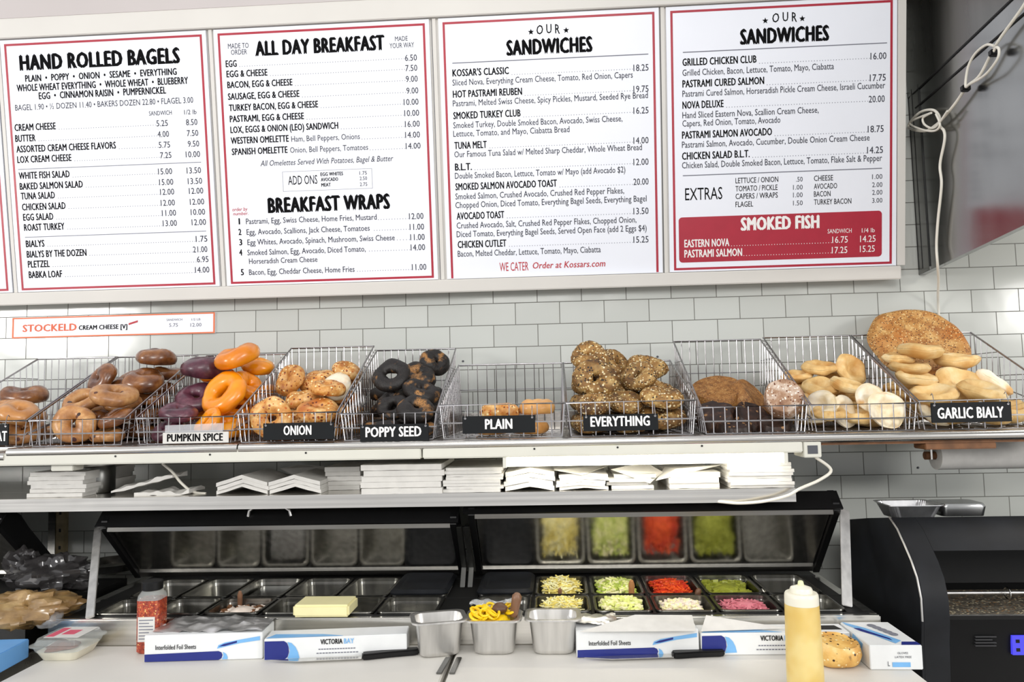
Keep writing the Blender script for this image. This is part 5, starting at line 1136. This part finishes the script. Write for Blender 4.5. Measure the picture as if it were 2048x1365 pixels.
def bay_box(bl, br, label, tx0, tx1, h=.05, depth=.066):
    g, F, Tp, wd, Lf = carton('sheet_box', label, bl, br, h, depth)
    L = bl[0]; sl = (br[1] - bl[1]) / (br[0] - bl[0]); b = bl[1]
    patch(g, F, [(L + 1, b - 39), (L + 40, b - 40), (L + 46, b - 36), (L + 49, b - 28), (L + 50, b - 18), (L + 47, b - 8), (L + 42, b - 4), (L + 1, b - 2)], 'navy')
    patch(g, F, [(L + 47, b - 38), (L + 55, b - 36), (L + 63, b - 28), (L + 68, b - 18), (L + 71, b - 6), (L + 47, b - 5), (L + 52, b - 20)], 'sky')
    k = b + sl * (tx0 - L)
    m = MB(); F.text(m, 'VICTORIA', tx0, k - 29, tx0 + (tx1 - tx0) * .66, 10, bold=.03); m.build('brand_lettering', M['ink'], g, smooth=0, fix=False)
    m = MB(); F.text(m, 'BAY', tx0 + (tx1 - tx0) * .70, k - 29 + sl * 45, tx1, 10, bold=.02); m.build('blue_lettering', M['sky'], g, smooth=0, fix=False)
    m = MB()
    for dy, x0, x1 in ((18, tx0 - 4, tx1 + 4), (10, tx0 - 8, tx1 + 10)):
        a, e = F.uv(x0, k - dy), F.uv(x1, k - dy + sl * (x1 - x0))
        n = 14
        for i in range(n): u = a[0] + (e[0] - a[0]) * i / n; m.fbox(F.O, F.U, F.V, F.N, u, u + (e[0] - a[0]) / n * .72, a[1], a[1] + .0024, 0, .0004)
    m.build('fine_print', M['light_ink'], g, smooth=0)
    p = lambda u, v: Tp.at(u, v)
    MB().poly([p(.004, .004), p(wd * .55, .004), p(wd * .4, .02), p(.02, .032)], Tp.N, .0004).build('top_ribbon', M['sky'], g, smooth=0)
    return g, F, Tp, wd
bay_box((528, 1323), (814, 1312), 'white sheet carton with a navy corner, left of the three deep pans', 641, 708)
g, F, Tp, wd = bay_box((1403, 1312), (1702, 1310), 'white sheet carton with a navy corner, behind the squeeze bottle', 1521, 1590)
MB().poly([Tp.at(wd * .78, .02), Tp.at(wd * .97, .02), Tp.at(wd * .95, .05), Tp.at(wd * .8, .05)], Tp.N, .0005).build('dispenser_slot', M['black_gasket'], g, smooth=0)
g, F, Tp, wd, Lf = carton('glove_box', 'white glove carton with blue ribbon print at the right end of the board', (1741, 1341), (1847, 1341), .052, .170)
MB().poly([Tp.at(wd * .62, .002), Tp.at(wd - .002, .002), Tp.at(wd - .002, .022), Tp.at(wd * .70, .022)], Tp.N, .0004).build('navy_corner', M['navy'], g, smooth=0)
MB().poly([Tp.at(.004, .168), Tp.at(.004, .15), Tp.at(wd * .55, .012), Tp.at(wd * .72, .03), Tp.at(wd * .35, .12)], Tp.N, .0004).build('top_ribbon', M['sky'], g, smooth=0)
MB().poly([Tp.at(wd * .12, .12), Tp.at(wd * .18, .10), Tp.at(wd * .56, .03), Tp.at(wd * .56, .045), Tp.at(wd * .22, .118)], Tp.N, .0006).build('ribbon_band', M['navy'], g, smooth=0)
m = MB()
for k in range(5): t = k / 5; c = Tp.at(wd * (.55 + .05 * k), .14 - .016 * k); m.blob(c + V3((0, 0, .0003)), .010, .012, .0008, .0, 1, k, 12, 6)
m.build('hand_print', M['light_ink'], g)
m = MB(); m.fbox(F.O, F.U, F.V, F.N, wd * .42, wd * .76, .006, .016, 0, .0004); m.build('size_bar', M['sky'], g, smooth=0)
m = MB(); F.text(m, 'L', 1776, 1333, 1780, 9); F.text(m, 'GLOVES', 1795, 1309, 1816, 4); F.text(m, 'LATEX FREE', 1790, 1317, 1823, 4); m.build('lettering', M['grey_ink'], g, smooth=0, fix=False)
MB().poly([Lf.at(-.10, .03), Lf.at(-.045, .022), Lf.at(-.035, .045), Lf.at(-.09, .05)], Lf.N, .0004).build('side_patch', M['sky'], g, smooth=0)
# foil and paper lying on the cartons
M['foil'] = steel('crumpled_foil', (.86, .86, .87, 1), .36, 1, .1, 30)
a = atY(300, 1272, -.78); film('silver foil sheet crumpled over the left foil carton', (-.855, -.735, CZ + .071), .27, .11, .009, 6, 'foil', 'foil_sheet', .006, 22, 'foil sheet')
film('silver foil crumple at the left end of the right foil carton', (.075, -.715, CZ + .074), .12, .09, .012, 8, 'foil', 'foil_sheet', .006, 18, 'foil sheet')
sheet('white paper sheet lying slanted over the right foil carton', [atZ(1160, 1265, CZ + .066), atZ(1392, 1263, CZ + .066), atZ(1384, 1232, CZ + .082), atZ(1270, 1231, CZ + .088)])
sheet('white paper flap sticking up from the carton behind the squeeze bottle', [atZ(1402, 1264, CZ + .054), atZ(1575, 1258, CZ + .054), atZ(1480, 1244, CZ + .066), atZ(1412, 1232, CZ + .08)])

def knife(label, h0, h1, b1, z=CZ, wd=.012):
    p, q, r = atZ(*h0, z), atZ(*h1, z), atZ(*b1, z); g = thing('chef_knife', label, 'knife', p, 'black-handled knives on the board'); d = (q - p).normalized(); s = V3((-d.y, d.x, 0)); L = (q - p).length
    out = [(0, -.9), (.08, -1.1), (.5, -.9), (.9, -1.05), (1, -.7), (1, .75), (.9, 1.0), (.5, .85), (.08, 1.0), (0, .8)]
    MB().poly([p + d * (u * L) + s * (v * wd) + V3((0, 0, .0012)) for u, v in out], (0, 0, 1), .014).build('handle', M['black_plastic'], g, bev=.003)
    e = (r - p); L2 = e.length; e.normalize(); s2 = V3((-e.y, e.x, 0))
    MB().poly([p + e * (u * L2) + s2 * v + V3((0, 0, .005)) for u, v in ((-.0, -.010), (.0, .012), (.7, .010), (1, -.008), (.6, -.012))], (0, 0, 1), .0016).build('blade', M['steel_pan'], g, smooth=0); return g
knife('black-handled knife lying before the carton left of the deep pans', (724, 1320), (838, 1309), (540, 1329)); knife('short black-handled knife lying before the right foil carton', (1345, 1317), (1448, 1312), (1170, 1324))

# squeeze bottle
c = atY(1611, 1363, -.99); c.z = CZ + .0006
g = thing('squeeze_bottle', 'tall pale yellow squeeze bottle standing at the front of the board', 'bottle', c)
Bm = Nodes('yellow_sauce_bottle'); Bm.b.inputs['Base Color'].default_value = rgb(232, 204, 122); Bm.set(Roughness=.35); Bm.b.inputs['Subsurface Weight'].default_value = .25; Bm.b.inputs['Subsurface Radius'].default_value = (.02, .015, .006)
t_ = Bm.n('ShaderNodeTexNoise', i_Scale=14.0, i_Detail=2.0); Bm.l(Bm.coords(), t_.inputs['Vector']); Bm.l(Bm.ramp(t_.outputs[0], [(.35, rgb(236, 214, 144)), (.65, rgb(222, 186, 96))]), Bm.b.inputs['Base Color'])
MB().lathe([(.034, 0), (.0365, .004), (.0362, .06), (.035, .12), (.0338, .176)], c, 40).build('sauce_body', Bm.m, g)
cap_ = plain('milky_bottle_plastic', rgb(236, 232, 214), .35, noise_amt=.02)
MB().lathe([(.0338, .1762), (.0336, .190), (.033, .196), (.031, .199)], c, 40).build('milky_neck', cap_, g)
MB().lathe([(.0225, .1992), (.0225, .205), (.0205, .209), (.012, .212), (.0085, .2135)], c, 32).build('cap', cap_, g)
MB().lathe([(.0065, .2136), (.0052, .221), (.0036, .2225)], c, 20).build('nozzle', plain('pale_green_nozzle', rgb(226, 230, 180), .4), g)
# toasted bagel
T_['toast'] = crust('toasted_speckled_crust', [(.3, rgb(206, 148, 70)), (.55, rgb(238, 192, 108)), (.75, rgb(248, 220, 156))], 24, .4, .3, patch=(26, .6, .68, rgb(70, 42, 22)), seeds=[rgb(60, 36, 20), rgb(250, 232, 180)], seed_scale=150, seed_cut=.25)
c = atY(1672, 1306, -.825); c.z = CZ + .0262
o = flat_bread('bagel', 'toasted speckled bagel lying on the white board right of the squeeze bottle', c, (.04, -.06, 1), .053, .050, T_['toast'], .08, 4); o['category'] = 'bagel'
# pepper flake jar
c = (atZ(286, 1311, CZ) + V3((.004, .032, .0006))); ro = .06
g = thing('pepper_jar', 'clear square jar of red pepper flakes with a black cap and white label', 'jar', c)
T_['flakes'] = crust('red_pepper_flakes', [(.3, rgb(96, 26, 14)), (.5, rgb(158, 54, 28)), (.7, rgb(196, 96, 48))], 120, .3, .5, seeds=[rgb(228, 178, 104), rgb(112, 22, 14), rgb(188, 70, 34)], seed_scale=240, seed_cut=.6, coat=.6)
W_ = .058
MB().loft([rr(c.x, c.y, c.z, W_ - .008, W_ - .008, .012, ro), rr(c.x, c.y, c.z + .005, W_, W_, .013, ro), rr(c.x, c.y, c.z + .128, W_, W_, .013, ro)]).build('pepper_flakes', T_['flakes'], g)
MB().loft([rr(c.x, c.y, c.z + .1283, W_, W_, .013, ro), rr(c.x, c.y, c.z + .138, W_ - .002, W_ - .002, .014, ro), rr(c.x, c.y, c.z + .150, W_ - .014, W_ - .014, .018, ro)]).build('clear_shoulder', M['clear'], g)
MB().lathe([(.024, .1503), (.0255, .152), (.0255, .170), (.0235, .172)], c, 32).build('cap', M['black_plastic'], g)
e1 = V3((math.cos(ro), math.sin(ro), 0)); e2 = V3((-math.sin(ro), math.cos(ro), 0))
fo = c - e2 * (W_ / 2 + .0004)
lb = MB().fbox(fo, e1, V3((0, 0, 1)), -e2, -.021, .021, .030, .090, 0, .0005).build('label', M['paper'], g, smooth=0)
m = MB()
for k in range(7): m.fbox(fo, e1, V3((0, 0, 1)), -e2, -.018, .017 - (.01 if k % 3 == 2 else 0), .036 + k * .0075, .0385 + k * .0075, .0005, .0007)
m.build('label_print', M['light_ink'], lb, smooth=0)
# clear clamshell
cx, cy = -1.222, -.757
g = thing('clamshell_tub', 'clear plastic tub with white dip and a pink-printed lid at the left of the board', 'tub', (cx, cy, CZ))
MB().loft([rr(cx, cy, CZ + .0006, .085, .085, .014), rr(cx, cy, CZ + .022, .108, .108, .018), rr(cx, cy, CZ + .0225, .104, .104, .018)]).build('white_dip', plain('white_dip_filling', rgb(218, 214, 196), .5, noise_amt=.08), g)
MB().blob((cx - .01, cy - .01, CZ + .024), .038, .036, .012, .3, 50, 3, 20, 10, 0).build('brown_filling', plain('brown_dip', rgb(112, 66, 50), .5, noise_amt=.25, nscale=60), g)
MB().loft([rr(cx, cy, CZ + .0228, .112, .112, .018), rr(cx, cy, CZ + .034, .122, .122, .02), rr(cx, cy, CZ + .036, .132, .132, .02), rr(cx, cy, CZ + .039, .132, .132, .02), rr(cx, cy, CZ + .040, .118, .118, .02), rr(cx, cy, CZ + .052, .108, .108, .02)]).build('clear_lid', M['clear'], g)
lb = MB().box(cx - .042, cx + .046, cy - .035, cy + .045, CZ + .0524, CZ + .053).build('lid_label', M['paper'], g, smooth=0)
m = MB(); m.box(cx - .04, cx - .02, cy - .03, cy + .04, CZ + .0531, CZ + .0534); m.box(cx - .012, cx + .02, cy - .012, cy + .024, CZ + .0531, CZ + .0534); m.build('pink_print', plain('pink_print', rgb(214, 88, 112), .5), lb, smooth=0)

# ---------------------------------------------------------------- left neighbour counter
g = thing('side_counter', 'dark steel counter running out of the photo at the lower left', 'counter', (-2.0, -.5, .0))
MB().box(-2.6, -1.34, -1.06, -.03, CZ - .04, CZ - .004).build('counter_top', M['hood_dark'], g, bev=.003)
for x in (-2.5, -1.42):
    for y in (-.98, -.1): MB().tube([(x, y, 0), (x, y, CZ - .0405)], .02, 12).build('leg', M['steel'], g)
MB().box(-2.6, -1.40, -.668, -.2, CZ - .0035, RZ - .01).build('rail_block', M['black_gasket'], g)
a = atZ(62, 1318, CZ); bx = MB(); p = V3((-1.318, -.775, CZ - .003)); q = V3((-1.306, -.93, CZ - .003)); U = (q - p).normalized(); Wv = V3((U.y, -U.x, 0))
g = thing('blue_carton', 'light blue carton cut off at the lower left edge', 'carton', (-1.38, -.85, CZ - .003))
bx.fbox(p, U, V3((0, 0, 1)), Wv, -.01, .2, 0, .045, .0, .17); bx.build('carton_body', plain('blue_carton', rgb(106, 164, 220), .5, noise_amt=.05), g, bev=.002)
MB().fbox(p, U, V3((0, 0, 1)), Wv, .05, .12, .0455, .046, .05, .14).build('slot', M['navy'], g, smooth=0)
g = thing('bread_bag', 'clear bag of brown loaves lying at the left behind the blue carton', 'bread bag', atY(45, 1270, -.62))
T_['bagbread'] = crust('tan_bagged_bread', [(.3, rgb(112, 84, 48)), (.55, rgb(160, 128, 80)), (.75, rgb(196, 168, 116))], 14, .3, .2, coat=.7)
c = atY(40, 1250, -.69); MB().blob((c.x, c.y + .03, RZ + .02), .125, .08, .036, .55, 24, 5, 48, 28).build('loaves', T_['bagbread'], g)
MB().blob((c.x + .085, c.y - .008, RZ + .005), .03, .03, .022, .3, 40, 8, 18, 12).build('bag_knot', M['film'], g)
g = thing('plastic_wrap_heap', 'dark crumpled plastic bags heaped at the left below the black lid', 'plastic bags', atY(120, 1220, -.45))
c = atY(125, 1195, -.45); MB().blob((c.x - .03, c.y, RZ + .055), .115, .075, .052, .5, 26, 3, 40, 26).build('bag', M['smoke_film'], g)
c = atY(48, 1175, -.42); MB().blob((c.x, c.y, RZ + .07), .05, .045, .05, .6, 34, 8, 30, 20).build('bag', M['smoke_film'], g)
c = atY(222, 1196, -.15); g = tag(MB().lathe([(.05, 0.0005), (.085, .012), (.098, .034), (.1, .036), (.097, .034), (.083, .014), (.02, .004)], (c.x, -.14, RZ - .0035), 40).build('steel_bowl', M['steel_pan']), 'shallow steel bowl behind the left strut', 'bowl')

# ---------------------------------------------------------------- conveyor toaster on the right
g = thing('side_table', 'low steel table under the black toaster at the right', 'table', (1.6, -.4, 0))
MB().box(.80, 2.6, -1.0, -.03, .69, .715).build('table_top', M['steel'], g)
for x in (.86, 2.5):
    for y in (-.94, -.1): MB().tube([(x, y, 0), (x, y, .6895)], .02, 12).build('leg', M['steel'], g)
g = thing('toaster', 'black conveyor toaster with a rounded front and open mouth at the right', 'toaster', (1.3, -.45, .7155))
prof = [(-.24, .7155), (-.24, 1.10), (-.279, 1.113), (-.427, 1.141), (-.557, 1.163), (-.60, 1.140), (-.635, 1.108), (-.668, 1.075), (-.693, 1.040), (-.708, .994), (-.708, .94), (-.700, .89), (-.69, .7155)]
X0, XO, X1 = .862, .928, 1.9
MB().prism(prof, X0, X0 + .006).build('side_cheek', M['black_enamel'], g, smooth=0)
MB().prism(prof, X0 + .0065, XO).build('rounded_shell', M['black_enamel'], g, smooth=35)
m = MB(); sc_ = [(y + .0, z + .0) for y, z in prof[2:9]]
m.tube([(X0 + .002, y, z + .0015) for y, z in prof[4:11]], .0025, 6); m.build('edge_trim', M['steel_soft'], g)
top = [(-.24, 1.05), (-.24, 1.10), (-.279, 1.113), (-.427, 1.141), (-.557, 1.163), (-.60, 1.140), (-.635, 1.108), (-.648, 1.095), (-.60, 1.088), (-.42, 1.08)]
MB().prism(top, XO + .0005, X1).build('hood_front', M['black_enamel'], g, smooth=35)
MB().prism([(-.24, .7155), (-.24, .93), (-.66, .93), (-.70, .952), (-.708, .945), (-.700, .89), (-.69, .7155)], XO + .0005, X1).build('lower_front', plain('toaster_black', rgb(7, 7, 8), .5, spec=.2), g, smooth=35)
MB().box(XO + .0005, X1, -.30, -.245, .9305, 1.0495).build('cavity_back', M['black_gasket'], g)
rz = atY(1900, 1187, -.62).z; MB().tube([(XO + .001, -.62, rz), (X1, -.62, rz)], .0042, 10).build('rack_rod', M['steel_soft'], g)
for px in (2012,): x = atY(px, 1186, -.62).x; MB().tube([(x, -.6255 + .014 * math.sin(t * PI / 6), rz + .014 * math.cos(t * PI / 6)) for t in range(12)], .002, 6, closed=True).build('rod_ring', M['steel_pan'], g)
tz = atY(1900, 1236, -.69).z
M['crumb'] = crust('crumb_tray', [(.3, rgb(60, 56, 50)), (.6, rgb(120, 112, 98)), (.8, rgb(176, 168, 150))], 80, .5, .6, seeds=[rgb(220, 206, 170), rgb(40, 32, 26), rgb(160, 120, 76)], seed_scale=160, seed_cut=.5)
MB().box(XO + .001, X1, -.685, -.45, tz - .002, tz + .004).build('crumb_tray', M['crumb'], g); MB().box(XO + .001, X1, -.694, -.6855, tz - .014, tz + .006).build('tray_lip', M['steel_soft'], g)
F = Plane((0, -.7065, .88), (1, 0, 0), (0, 0, 1)); a, b = F.uv(2026, 1311), F.uv(2048, 1272)
ds = MB().fbox(F.O, F.U, F.V, F.N, a[0], a[0] + .12, a[1], b[1], -.012, .0006).build('display', M['screen'], g, smooth=0)
m = MB()
for k in range(3):
    for j in range(2): u = a[0] + .008 + k * .03; v = a[1] + .008 + j * .02; m.fbox(F.O, F.U, F.V, F.N, u, u + .009, v, v + .008, .0006, .001)
m.build('display_icons', M['black_plastic'], ds, smooth=0)
m = MB()
for k in range(4): p0 = F.uv(1951, 1274 + k * 6); p1 = F.uv(1993 - (k == 1) * 8, 1274 + k * 6); m.fbox(F.O, F.U, F.V, F.N, p0[0], p1[0], p0[1] - .002, p0[1], -.014, .0003)
m.build('faded_print', plain('faded_grey_print', rgb(58, 58, 60), .6), g, smooth=0)
# things on top of the toaster
a, b = atY(1772, 1038, -.42), atY(1862, 1038, -.42); zt = 1.1435; cx = (a.x + b.x) / 2
g = thing('foil_tray', 'ribbed foil tray on top of the black toaster', 'foil tray', (cx, -.42, zt))
L = []
for z, w_, d in ((zt, .105, .075), (zt + .001, .108, .078), (zt + .034, .135, .105), (zt + .036, .150, .12), (zt + .038, .150, .12), (zt + .0365, .133, .103), (zt + .003, .106, .076)):
    q = rr(cx, -.42, z, w_, d, .018, 0, 10); L.append([p + (V3((p.x - cx, p.y + .42, 0)).normalized() * (.003 * (1 if i % 2 else -1)) if z < zt + .0355 else V3((0, 0, 0))) for i, p in enumerate(q)])
MB().loft(L).build('tray', M['foil'], g, smooth=20)
c = atY(1912, 1030, -.40)
tag(MB().loft([rr(c.x, -.40, zt + .002, .115, .09, .016), rr(c.x, -.40, zt + .028, .125, .10, .018), rr(c.x, -.40, zt + .036, .118, .094, .02)]).build('lidded_tray', M['hood']), 'grey lidded foil container beside the ribbed tray on the toaster', 'container')
# small screws in the tiles
for px, py, lab in ((926, 723, 'small grey screw head in the tile above the PLAIN basket'), (1315, 714, 'small screw head in the tile right of the everything heap'), (1836, 936, 'small screw head in the tile below the right end of the shelf')):
    p = atY(px, py, 0); m = MB(); m.lathe([(.004, 0), (.003, .0025)], (0, 0, 0), 12); m.v = [V3((p.x + q.x, -.0005 - q.z, p.z + q.y)) for q in m.v]; tag(m.build('wall_screw', M['seam']), lab, 'screw', 'screws in the tile wall')
